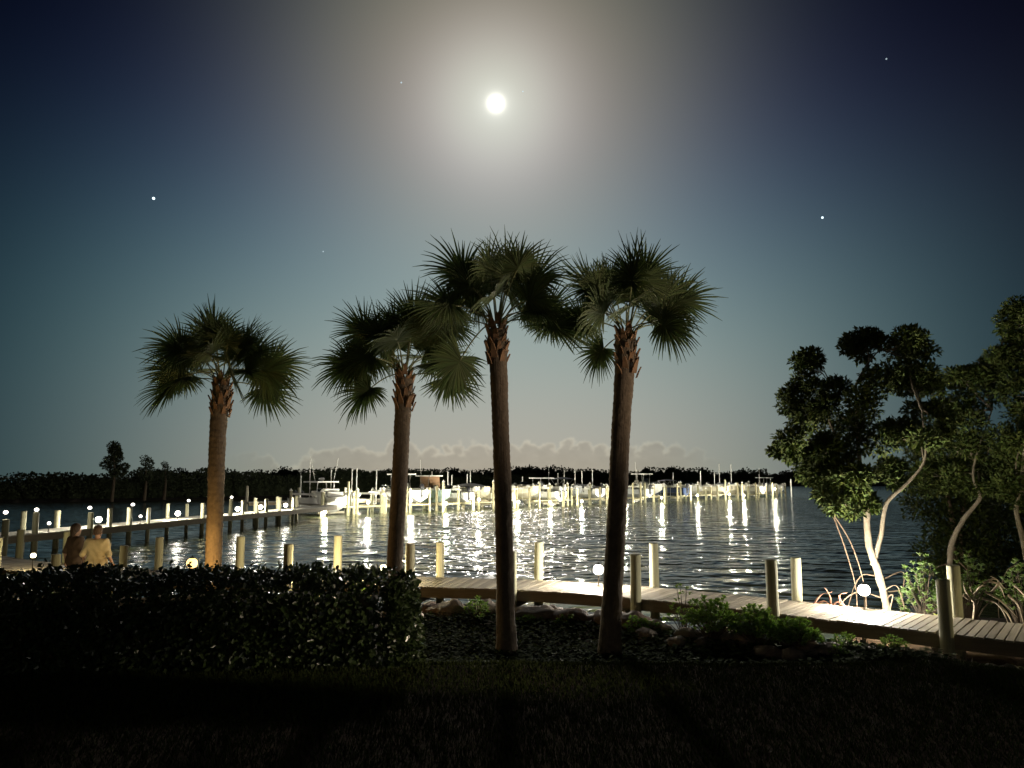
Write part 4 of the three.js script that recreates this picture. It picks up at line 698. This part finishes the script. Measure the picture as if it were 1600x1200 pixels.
makeShrub('shrub', 'bushy green shrub at the right end of the clump before the boardwalk', P(1238, 14.2), 0.46, -1.32, 56, 0.095, M.shrubLeaf, 604, SH);
makeShrub('shrub', 'low green shrub at the right foot of the rightmost palm', P(1000, 16.2), 0.42, -1.0, 16, 0.08, M.shrubLeaf, 605, SH);
makeShrub('shrub', 'pale green sprig beside the tallest palm, in front of the boardwalk', P(746, 17.8), 0.3, -1.12, 12, 0.1, M.shrubLeaf, 606, SH, 9);
makeShrub('shrub', 'low sprig just right of the foot of the tallest palm', P(826, 17.4), 0.32, -0.82, 12, 0.085, M.shrubLeaf, 607, SH, 9);
makeShrub('shrub', 'low green tuft among the rocks between the two right palms', P(886, 17.2), 0.36, -0.8, 14, 0.085, M.shrubLeaf, 608, SH, 10);
makeShrub('shrub', 'small leafy sprig above the hedge beside the far post', P(512, 20.4), 0.36, 0.9, 11, 0.1, M.shrubLeaf, 609, SH, 9);
makeShrub('shrub', 'leafy sprig above the hedge left of the second palm', P(560, 20.0), 0.3, 0.95, 10, 0.1, M.shrubLeaf, 610, SH, 9);
makeShrub('shrub', 'small round tuft at the bank in front of the boardwalk', P(1304, 13.6), 0.2, 0.28, 9, 0.08, M.shrubLeaf, 611, SH, 9);
makeShrub('shrub', 'low bright tuft below the boardwalk edge under the white lamp', P(1316, 14.2), 0.26, 0.36, 10, 0.08, M.shrubLeaf, 612, SH, 9);
makeShrub('shrub', 'small bright tuft below the boardwalk, left of the nearest post', P(1388, 13.7), 0.24, 0.36, 10, 0.08, M.shrubLeaf, 613, SH, 9);
makeShrub('mangrove_shrub', 'dense green mangrove shrub behind the boardwalk, left of the right pair of posts', P(1442, 18.4), 0.62, 1.75, 44, 0.11, M.shrubLeaf, 614, SH);
makeShrub('mangrove_shrub', 'darker mangrove shrub behind the right pair of posts', P(1512, 19.2), 0.7, 1.7, 44, 0.11, M.shrubLeaf, 615, SH);
makeShrub('mangrove_shrub', 'dark green mangrove shrub at the right edge beyond the boardwalk', P(1592, 18.4), 0.6, 1.6, 36, 0.11, M.shrubLeaf, 616, SH);
makeShrub('mangrove_seedling', 'yellow-green mangrove seedling behind the boardwalk, left of the nearest post', P(1455, 16.9), 0.24, 1.0, 12, 0.1, M.seedling, 617, SH, 8);
makeShrub('mangrove_seedling', 'tiny yellow-green seedling at the deck edge below the bright lamp', P(1344, 17.9), 0.12, 0.92, 4, 0.1, M.seedling, 618, SH, 6);
// driftwood and dead roots beyond the boardwalk
function tangle(label, c, list, m, name) { const t = group(name, label, 'driftwood', [c.x, c.y, c.z]); list.forEach((pts, i) => part('branch', limb(pts.map(([x, y, o]) => atDepth(x, y, 17.2 + (o ?? 0)).sub(c)), [0.025, 0.017, 0.006], 7, 6, 0.9), m, t)); return t; }
{ const c = atDepth(1550, 965, 17.2); c.y = groundHeight(c.x, c.z);
  tangle('bleached tangle of dead mangrove roots beyond the boardwalk, right of the nearest posts', c, [[[1520, 985], [1522, 940], [1515, 915]], [[1521, 940], [1508, 922], [1504, 908]], [[1522, 930], [1535, 915], [1550, 918]], [[1535, 935], [1560, 945], [1582, 990]], [[1540, 925], [1565, 940, 0.2], [1590, 965, 0.3]], [[1545, 908, 0.2], [1562, 915, 0.3], [1570, 935, 0.3]], [[1538, 910], [1556, 905, 0.3], [1570, 920, 0.4]], [[1550, 925], [1560, 908, 0.3], [1548, 900, 0.3]], [[1575, 930, 0.3], [1590, 945, 0.3], [1602, 985, 0.2]], [[1560, 945], [1575, 960, 0.2], [1592, 1000, 0.1]], [[1505, 930], [1515, 936], [1530, 926]], [[1585, 915, 0.5], [1600, 930, 0.4], [1610, 975, 0.2]]], M.driftwood, 'dead_root_tangle');
  const e = atDepth(1300, 955, 17.2); e.y = groundHeight(e.x, e.z);
  tangle('reddish dead branches lying behind the boardwalk, left of the bright lamp', e, [[[1262, 965, 1.2], [1282, 930, 1], [1300, 925, 0.9]], [[1300, 955, 1], [1296, 930, 0.9], [1288, 918, 0.9]], [[1316, 960, 0.9], [1312, 930, 0.8], [1324, 926, 0.8]], [[1290, 960, 1], [1310, 940, 0.8], [1322, 955, 0.8]], [[1270, 945, 1.2], [1290, 940, 1], [1305, 960, 0.8]], [[1330, 960, 0.8], [1318, 945, 0.8], [1310, 930, 0.8]]], M.redRoot, 'dead_branches'); }
// rocks
const rockGeos = [0, 1, 2, 3].map((k) => { const g = mergeVertices(new THREE.IcosahedronGeometry(0.5, 3).deleteAttribute('uv').deleteAttribute('normal')), p = g.attributes.position, uv = []; for (let i = 0; i < p.count; i++) { const v = V().fromBufferAttribute(p, i), n = v.clone().normalize(), f = 0.72 + 0.5 * noise2(n.x * 1.7 + 9 + k * 5, n.y * 1.7 + n.z * 2.1 + 20, 0, 0, 81) + 0.2 * (noise2(n.x * 5 + 9, n.z * 5 + n.y * 4 + 30, 0, 0, 82) - 0.5); v.multiplyScalar(f); p.setXYZ(i, v.x, v.y * 0.72, v.z); uv.push(n.x, n.y + n.z); } g.setAttribute('uv', new THREE.Float32BufferAttribute(uv, 2)); g.computeVertexNormals(); return g; });
seed(71);
const rockAt = (px, s, size, m, label, grp) => { // along the shore, s metres landward of the walk's middle
  let best = null, bd = 1e9; for (let D = 12; D < 24; D += 0.1) { const q = atDepth(px, 960, D), e = Math.abs(shoreDist(q.x, q.z) - s); if (e < bd) { bd = e; best = q; } }
  const r = thing('rock', rockGeos[Math.floor(rnd() * 4)], m, label, 'rock', grp); r.position.set(best.x, groundHeight(best.x, best.z) + size * 0.16, best.z); r.scale.set(size * rr(0.85, 1.3), size * rr(0.8, 1.1), size); r.rotation.y = rr(0, 6.28);
};
const NTH = [...ord, 'twenty-second', 'twenty-third', 'twenty-fourth', 'twenty-fifth', 'twenty-sixth'];
for (let px = 636, k = 0; px < 1010; px += 15, k++) rockAt(px + rr(-6, 6), rr(2.6, 3.3), rr(0.55, 0.9), M.rock[Math.floor(rnd() * 2)], `brown boulder on the bank between the palms, ${NTH[k]} from the left`, 'boulders on the bank');
for (let px = 650, k = 0; px < 1000; px += 30, k++) rockAt(px + rr(-10, 10), rr(1.7, 2.3), rr(0.3, 0.5), M.rock[1], `smaller stone at the water's edge under the boardwalk, ${NTH[k]} from the left`, 'stones at the water edge');
for (let px = 1010, k = 0; px < 1300; px += 22, k++) rockAt(px + rr(-8, 8), rr(3.0, 4.0), rr(0.35, 0.6), M.rock[Math.floor(rnd() * 2)], `dark boulder at the foot of the green shrubs, ${NTH[k]} from the left`, 'boulders under the shrubs');
for (let px = 1290, k = 0; px < 1660; px += 15, k++) rockAt(px + rr(-5, 5), rr(1.5, 2.5), rr(0.2, 0.42), M.rock[px > 1460 ? 2 : 1], `pale stone under the right end of the boardwalk, ${NTH[k]} from the left`, 'pale stones under the right end');
{ // breathing roots standing in the mud under the walk
  const S = []; for (let k = 0; k < 170; k++) { const px = rr(1285, 1520), o = rr(0.6, 2.2); let b = null, bd = 1e9; for (let D = 13; D < 19; D += 0.15) { const q = atDepth(px, 990, D), e = Math.abs(shoreDist(q.x, q.z) - o); if (e < bd) { bd = e; b = q; } } const y = groundHeight(b.x, b.z), h = rr(0.12, 0.32); S.push(bar(V(b.x, y - 0.05, b.z), V(b.x + rr(-0.05, 0.05), y + h, b.z + rr(-0.05, 0.05)), 0.02, 0.006, 5)); }
  stuff('breathing_roots', mg(S), M.root, 'short upright mangrove roots in the mud under the boardwalk', 'roots');
}
// the clipped hedge
const hedge = group('hedge', 'dark glossy-leaved hedge filling the lower left of the garden', 'hedge', [-6.5, 0.9, -12.6]);
{
  seed(81);
  const L = new Leaves(), core = [], TOP = (x) => 1.29 + 0.12 * (noise2(x * 1.6, 3, 0, 0, 91) - 0.5) + 0.10 * (noise2(x * 5, 7, 0, 0, 94) - 0.5) - 0.5 * smooth(-2.3, -1.7, x) ** 2;
  const mid = (x) => -12.75 - 0.06 * (x + 2), half = 0.62;
  const leafAt = (x, y, z, nx, ny, nz) => { const n = V(nx, ny, nz), d = dirRand().addScaledVector(n, 0.5).add(V(0, -0.25, 0)).normalize(), t = rr(0.7, 1.35), f = n.clone().multiplyScalar(0.9).add(dirRand().multiplyScalar(0.75)).normalize(); if (Math.abs(f.dot(d)) > 0.95) return; L.round(V(x + 6.5, y, z + 12.6), d, f, 0.05 + 0.085 * rnd() ** 2, rr(0.04, 0.08), [t, t * rr(0.95, 1.1), t]); };
  for (let k = 0; k < 42000; k++) {
    const q = rnd(), x = -1.8 - Math.pow(rnd(), 0.85) * 14, lump = 0.22 * (noise2(x * 2.2, q * 9, 0, 0, 92) - 0.5), top = TOP(x);
    if (q < 0.64) { const y = rr(0.02, 1) * top; leafAt(x, y, mid(x) + half - 0.12 * (y / top) + lump + 0.13 * (noise2(x * 3, y * 4, 0, 0, 93) - 0.5) + rr(-0.1, 0.04), 0, 0.25, 1); }
    else { leafAt(x, top + lump * 0.7 + rr(-0.08, 0.06), mid(x) + rr(-half, half), 0, 1, 0.15); }
  }
  for (let k = 0; k < 5200; k++) { const a = rr(-1.7, 1.7), y = rr(0.02, 1), x = -1.86; leafAt(x + 0.34 * Math.cos(a) * (1.1 - 0.5 * y * y) + rr(-0.06, 0.04), y * TOP(-2.2), mid(x) + half * 0.95 * Math.sin(a), Math.cos(a), 0.25, Math.sin(a)); }
  for (let k = 0; k < 170; k++) { // shoots that stand out of the clipped face
    const x = rr(-14, -1.75), front = rnd() < 0.45, y = front ? rr(0.3, 1.1) * TOP(x) : TOP(x), z = front ? mid(x) + half : mid(x) + rr(-half, half), len = rr(0.08, 0.26), d = V(rr(-0.4, 0.4), front ? 0.6 : 1, front ? 0.8 : rr(-0.3, 0.3)).normalize(), a = V(x + 6.5, y - 0.05, z + 12.6);
    core.push(bar(a, a.clone().addScaledVector(d, len + 0.05), 0.004, 0.003, 4));
    for (let j = 0; j < 8; j++) { const p = a.clone().addScaledVector(d, 0.05 + len * (j + 1) / 8), l = dirRand().addScaledVector(d, 0.6).normalize(), n = dirRand(); if (Math.abs(n.dot(l)) > 0.9) continue; const t = rr(0.8, 1.4); L.round(p, l, n, rr(0.05, 0.10), rr(0.04, 0.07), [t, t, t]); }
  }
  for (let x = -15.5; x < -2.0; x += 0.5) core.push(box(0.55, TOP(x) - 0.3, half * 1.3, x + 6.5, (TOP(x) - 0.3) / 2, mid(x) + 12.6));
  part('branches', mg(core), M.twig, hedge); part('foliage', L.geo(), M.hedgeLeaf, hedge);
}
// a lower clump on the rise at the far left
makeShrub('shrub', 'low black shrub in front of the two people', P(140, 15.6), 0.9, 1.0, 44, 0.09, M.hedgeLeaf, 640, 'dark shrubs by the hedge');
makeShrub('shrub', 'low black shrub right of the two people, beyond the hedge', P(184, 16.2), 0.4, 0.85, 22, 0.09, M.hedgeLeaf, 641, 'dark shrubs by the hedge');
{ // dark creeping plants in the hollow between the lawn and the bank
  seed(86);
  const L = new Leaves(); for (let k = 0; k < 15000; k++) { const x = rr(-2.2, 7.5), z = rr(-18.2, -12.9); if (shoreDist(x, z) < 3.0) continue; const a = rr(0, 6.28), t = rr(0.6, 1.3); L.round(V(x, groundHeight(x, z) + rr(0.02, 0.13), z), V(Math.cos(a), rr(0.0, 0.5), Math.sin(a)).normalize(), V(rr(-0.4, 0.4), 1, rr(-0.4, 0.4)).normalize(), rr(0.08, 0.15), rr(0.06, 0.1), [t, t, t]); }
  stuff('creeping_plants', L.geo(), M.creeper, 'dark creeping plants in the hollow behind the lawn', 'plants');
}
{ // fallen leaves on the soil behind the hedge, and the lawn in front
  seed(88);
  const L = new Leaves(); for (let k = 0; k < 3800; k++) { const x = rr(-15, -3.5), z = rr(-21.6, -14), t = rr(0.5, 1.5); const d = V(rr(-1, 1), rr(-0.1, 0.35), rr(-1, 1)).normalize(); L.leaf(V(x, groundHeight(x, z) + 0.012, z), d, V(rr(-0.3, 0.3), 1, rr(-0.3, 0.3)).normalize(), rr(0.07, 0.16), rr(0.03, 0.06), [t, t, t]); }
  stuff('leaf_litter', L.geo(), M.litter, 'fallen leaves scattered on the soil behind the hedge', 'leaves');
  const blade = new THREE.BufferGeometry(); blade.setAttribute('position', new THREE.Float32BufferAttribute([-0.004, 0, 0, 0.004, 0, 0, 0.003, 0.03, 0.008, -0.004, 0, 0, 0.003, 0.03, 0.008, -0.003, 0.03, 0.008, -0.003, 0.03, 0.008, 0.003, 0.03, 0.008, 0, 0.055, 0.025], 3)); blade.computeVertexNormals();
  const n = 190000, im = new THREE.InstancedMesh(blade, M.grass, n), m4 = new THREE.Matrix4(), q4 = new THREE.Quaternion(), e4 = new THREE.Euler();
  for (let k = 0; k < n; k++) { const x = rr(-9, 9), z = -6.0 - 9.2 * Math.pow(rnd(), 0.75), s = rr(0.7, 1.5); e4.set(rr(-0.4, 0.4), rr(0, 6.28), rr(-0.4, 0.4)); m4.compose(V(x, groundHeight(x, z) - 0.004, z), q4.setFromEuler(e4), V(s * 1.3, s, s)); im.setMatrixAt(k, m4); }
  im.name = 'lawn_grass'; im.userData = { kind: 'stuff', label: 'short dark lawn grass in the foreground', category: 'grass' }; scene.add(im);
}
// ---------------------------------------------------------------- two people behind the hedge
function sdfMesh(fn, c, half, res) {
  const mc = new MarchingCubes(res, new THREE.MeshStandardMaterial(), false, false, 90000); mc.isolation = 0;
  const h = res / 2; for (let z = 0; z < res; z++) for (let y = 0; y < res; y++) for (let x = 0; x < res; x++) mc.field[res * res * z + res * y + x] = -fn(c.x + (x - h) / h * half, c.y + (y - h) / h * half, c.z + (z - h) / h * half) / half;
  mc.update(); const n = mc.count, g = new THREE.BufferGeometry(), pos = new Float32Array(mc.positionArray.slice(0, n * 3)), nor = new Float32Array(mc.normalArray.slice(0, n * 3));
  for (let i = 0; i < n; i++) { pos[i * 3] = pos[i * 3] * half + c.x; pos[i * 3 + 1] = pos[i * 3 + 1] * half + c.y; pos[i * 3 + 2] = pos[i * 3 + 2] * half + c.z; }
  g.setAttribute('position', new THREE.BufferAttribute(pos, 3)); g.setAttribute('normal', new THREE.BufferAttribute(nor, 3)); const uv = new Float32Array(n * 2); for (let i = 0; i < n; i++) { uv[i * 2] = pos[i * 3] * 6; uv[i * 2 + 1] = pos[i * 3 + 1] * 6; } g.setAttribute('uv', new THREE.BufferAttribute(uv, 2)); return g;
}
const smin = (a, b, k) => { const h = Math.max(k - Math.abs(a - b), 0) / k; return Math.min(a, b) - h * h * k / 4; };
function capsule(a, b, ra, rb) { const ex = b[0] - a[0], ey = b[1] - a[1], ez = b[2] - a[2], l = ex * ex + ey * ey + ez * ez || 1e-9; return (x, y, z) => { const t = clamp(((x - a[0]) * ex + (y - a[1]) * ey + (z - a[2]) * ez) / l); return Math.hypot(x - a[0] - ex * t, y - a[1] - ey * t, z - a[2] - ez * t) - ra - (rb - ra) * t; }; }
const union = (list, k) => (x, y, z) => { let d = 9; for (const f of list) d = smin(d, f(x, y, z), k); return d; };
function makePerson(label, pos, turn, J, top, legs, hairLong) { // faces -z in its own axes
  const t = group('person', label, 'person', pos); t.rotation.y = turn;
  const trunk = [capsule([-0.1, 0.95, 0], [0.1, 0.95, 0], 0.125, 0.125), capsule([-0.07, 1.12, 0], [0.07, 1.12, 0], 0.105, 0.105), capsule([-0.11, 1.3, 0], [0.11, 1.3, 0], 0.115, 0.115), capsule([-0.155, 1.41, 0], [0.155, 1.41, 0], 0.072, 0.072)];
  const neck = capsule([0, 1.42, 0], [0, 1.54, -0.015], 0.06, 0.052), arms = [], thigh = [], feet = [];
  for (const s of [-1, 1]) { const j = J[s < 0 ? 'L' : 'R']; arms.push(capsule([s * 0.19, 1.4, 0], j.elbow, 0.054, 0.042), capsule(j.elbow, j.wrist, 0.041, 0.028)); thigh.push(capsule([s * 0.1, 0.92, 0], j.knee, 0.088, 0.058), capsule(j.knee, j.ankle, 0.056, 0.038)); feet.push(capsule([j.ankle[0], 0.045, j.ankle[2] + 0.03], [j.ankle[0] + s * 0.02, 0.035, j.ankle[2] - 0.15], 0.042, 0.035), capsule(j.ankle, [j.ankle[0], 0.05, j.ankle[2]], 0.038, 0.042)); }
  const body = union([...trunk, neck, ...arms, ...thigh, ...feet], 0.05);
  const gs = [sdfMesh(body, V(0, 0.8, 0), 0.86, 132)];
  const head = union([capsule([0, 1.63, -0.01], [0, 1.69, 0.005], 0.074, 0.088), capsule([0, 1.575, -0.045], [0, 1.6, -0.05], 0.045, 0.052), neck], 0.05), nose = capsule([0, 1.652, -0.095], [0, 1.62, -0.112], 0.009, 0.014), ears = [-1, 1].map((s) => capsule([s * 0.083, 1.64, 0.0], [s * 0.087, 1.612, 0.0], 0.014, 0.01)), eyes = [-1, 1].map((s) => capsule([s * 0.032, 1.652, -0.1], [s * 0.032, 1.652, -0.1], 0.013, 0.013)), lips = capsule([-0.02, 1.585, -0.098], [0.02, 1.585, -0.098], 0.008, 0.008);
  gs.push(sdfMesh((x, y, z) => { let d = smin(head(x, y, z), nose(x, y, z), 0.02); for (const e of ears) d = smin(d, e(x, y, z), 0.012); d = smin(d, lips(x, y, z), 0.01); for (const e of eyes) d = Math.max(d, -e(x, y, z) - 0.004); return d; }, V(0, 1.62, 0), 0.17, 72));
  for (const s of [-1, 1]) {
    const j = J[s < 0 ? 'L' : 'R'], w = V(...j.wrist), d = w.clone().sub(V(...j.elbow)).normalize(), side = V(0, 0, -1).addScaledVector(d, d.z).normalize(), n = d.clone().cross(side);
    const at = (a, b, c) => w.clone().addScaledVector(d, a).addScaledVector(side, b).addScaledVector(n, c * s).toArray(), parts = [capsule(at(-0.02, 0, 0), at(0.03, 0, 0), 0.026, 0.027), capsule(at(0.03, 0.022, 0), at(0.085, 0.028, 0), 0.016, 0.013), capsule(at(0.03, -0.018, 0), at(0.08, -0.026, 0), 0.016, 0.012), capsule(at(0.03, 0, 0), at(0.088, 0.002, 0), 0.018, 0.014)], palm = union(parts, 0.015), fingers = [[0.030, 0.070], [0.010, 0.078], [-0.010, 0.072], [-0.029, 0.056]].map(([b, l]) => union([capsule(at(0.082, b, 0), at(0.082 + l * 0.5, b * 1.08, 0.010), 0.0092, 0.0088), capsule(at(0.082 + l * 0.5, b * 1.08, 0.010), at(0.082 + l * 0.88, b * 1.05, 0.036), 0.0086, 0.0075)], 0.004)), thumb = union([capsule(at(0.028, 0.028, 0), at(0.058, 0.052, 0.012), 0.012, 0.0105), capsule(at(0.058, 0.052, 0.012), at(0.086, 0.058, 0.024), 0.0102, 0.0085)], 0.006);
    const c = V(...at(0.06, 0.01, 0.01)); gs.push(sdfMesh((x, y, z) => { let q = smin(palm(x, y, z), thumb(x, y, z), 0.012); for (const f of fingers) q = smin(q, f(x, y, z), 0.005); return q; }, c, 0.115, 76));
  }
  part('body', mergeGeometries(gs), M.skin, t);
  const sleeve = [arms[0], arms[2]], up = union([...trunk, ...sleeve], 0.06);
  part('shirt', sdfMesh((x, y, z) => Math.max(up(x, y, z) - 0.022 - 0.006 * Math.sin(y * 26 + 3 * Math.sin(x * 14)), 0.86 - y, -(Math.hypot(x, z + 0.01) - 0.075) - Math.max(0, 1.47 - y) * 3), V(0, 1.18, 0), 0.42, 88), top, t);
  const low = union([trunk[0], ...thigh], 0.05);
  part('trousers', sdfMesh((x, y, z) => Math.max(low(x, y, z) - 0.014 - 0.004 * Math.sin(y * 30), y - 1.0, 0.09 - y), V(0, 0.54, 0), 0.52, 96), legs, t);
  const hd = union([capsule([0, 1.66, 0.01], [0, 1.70, 0.012], 0.085, 0.094), ...(hairLong ? [capsule([0, 1.66, 0.05], [0, 1.46, 0.075], 0.075, 0.045)] : [])], 0.05);
  part('hair', sdfMesh((x, y, z) => Math.max(hd(x, y, z) - 0.012 - 0.004 * Math.sin(x * 160 + y * 30), -(z + 0.052 + (y - 1.69) * 0.75), 1.40 - y, hairLong ? -9 : 1.585 - y), V(0, 1.6, 0.02), 0.24, 64), M.hair, t);
  part('shoes', mg([-1, 1].map((s) => { const j = J[s < 0 ? 'L' : 'R'], g = new THREE.SphereGeometry(1, 12, 8); g.scale(0.055, 0.05, 0.145); g.translate(j.ankle[0] + s * 0.01, 0.048, j.ankle[2] - 0.06); return g; })), M.black, t);
  return t;
}
{
  const p1 = atDepth(150, 880, 18), p2 = atDepth(116, 880, 18.6);
  makePerson('person in a cream shirt and dark trousers walking away behind the hedge, carrying a bag', [p1.x, groundHeight(p1.x, p1.z), p1.z], 0.15, { L: { elbow: [-0.29, 1.14, 0.03], wrist: [-0.27, 0.92, -0.12], knee: [-0.11, 0.5, -0.08], ankle: [-0.11, 0.09, -0.02] }, R: { elbow: [0.28, 1.13, 0.05], wrist: [0.34, 0.93, -0.02], knee: [0.11, 0.5, 0.04], ankle: [0.11, 0.09, 0.2] } }, M.shirt, M.trousers, false);
  makePerson('person in brown clothes with long dark hair walking left of the cream shirt', [p2.x, groundHeight(p2.x, p2.z), p2.z], -0.5, { L: { elbow: [-0.28, 1.13, 0.06], wrist: [-0.3, 0.9, 0.02], knee: [-0.1, 0.5, 0.02], ankle: [-0.11, 0.09, 0.14] }, R: { elbow: [0.27, 1.15, 0.02], wrist: [0.26, 0.95, -0.16], knee: [0.1, 0.51, -0.12], ankle: [0.1, 0.09, -0.1] } }, M.brownCloth, M.brownCloth, true);
  const b = p1.clone().add(V(0.39, 0, -0.04)), g0 = groundHeight(p1.x, p1.z), bag = group('bag', 'crumpled silver-grey bag in the hand of the person in cream', 'bag', [b.x, g0 + 0.42, b.z]);
  const g = new THREE.SphereGeometry(0.14, 22, 16), q = g.attributes.position; for (let i = 0; i < q.count; i++) { const y = q.getY(i), f = 1 + 0.4 * (noise2(q.getX(i) * 22 + 5, y * 14 + q.getZ(i) * 20 + 9, 0, 0, 95) - 0.5) - 0.35 * clamp(y / 0.17); q.setXYZ(i, q.getX(i) * f, y * 1.3 + 0.22, q.getZ(i) * f * 0.7); } g.computeVertexNormals();
  part('sack', g, M.silver, bag); part('handle', new THREE.TorusGeometry(0.06, 0.008, 6, 16).translate(0, 0.44, 0), M.silver, bag);
}
// ---------------------------------------------------------------- floodlights on a pole in the garden, behind and right of the viewer
{
  const at = V(14, 0.9, -7), t = group('floodlight_pole', 'garden floodlights on a pole, right of the viewer', 'floodlight', at.toArray());
  part('pole', cyl(0.06, 0.05, 3.5), M.bronze, t); part('base_plate', cyl(0.16, 0.16, 0.03), M.bronze, t);
  const aims = [[V(-0.9, 7.5, -15.8), 0.25, 1.0, 330, 0.45, FLOOD], [V(-1.55, 1.25, -12.3), 0.105, 0.7, 300, 0.2, FLOOD]];
  aims.forEach(([aim, cone, pen, I, k, c], i) => {
    const from = V(0, 3.55 + i * 0.28, 0), dir = aim.clone().sub(at).sub(from).normalize(), q = new THREE.Quaternion().setFromUnitVectors(V(0, 0, 1), dir);
    const head = part('lamp_head', mg([box(0.3, 0.2, 0.12, 0, 0, -0.02), box(0.06, 0.14, 0.05, 0, -0.15, -0.03)]), M.bronze, t); head.position.copy(from); head.quaternion.copy(q);
    const lens = part('lens', box(0.26, 0.16, 0.01, 0, 0, 0.046), glow(c, 6), head);
    const l = new THREE.SpotLight(c, I, 0, cone, pen); l.position.copy(at).add(from).addScaledVector(dir, 0.09); l.target.position.copy(aim); l.castShadow = true; l.shadow.radius = 4; scene.add(l, l.target);
  });
  const e = V(4.5, 0.9, 2.2), pl = group('lantern_post', 'garden lantern on a post, behind the viewer', 'lantern', e.toArray());
  part('pole', cyl(0.05, 0.04, 2.2), M.bronze, pl); part('base_plate', cyl(0.14, 0.14, 0.03), M.bronze, pl); const b = new THREE.SphereGeometry(0.14, 16, 12); b.translate(0, 2.34, 0); part('lamp_globe', b, G.white, pl); lampLight(pl, WHITE, 12, 0, 2.34, 0, 7);
}
// ---------------------------------------------------------------- stars
[[240, 310, 1.7, 2.2, 'brightest star in the sky, upper left of the palms'], [1285, 340, 1.5, 1.8, 'bright star in the sky, right of the palms'], [627, 129, 1.0, 0.8, 'faint star left of the moon'], [505, 393, 0.95, 0.6, 'faint star above the second palm from the left'], [1385, 92, 1.0, 0.5, 'faint star at the upper right'], [817, 143, 0.8, 0.9, 'tiny star close beside the moon']].forEach(([px, py, r, k, label]) => {
  const d = bearing(px, py).normalize(), s = thing('sky_star', new THREE.SphereGeometry(r * 2.4, 10, 8), glow(new THREE.Color(0.72, 0.92, 1), k), label, 'star', 'stars'); s.position.copy(d.multiplyScalar(2600).add(V(0, EYE, 0)));
});
scene.traverse((o) => { if (o.isMesh) { o.castShadow = true; o.receiveShadow = true; } });
renderer.render(scene, camera);
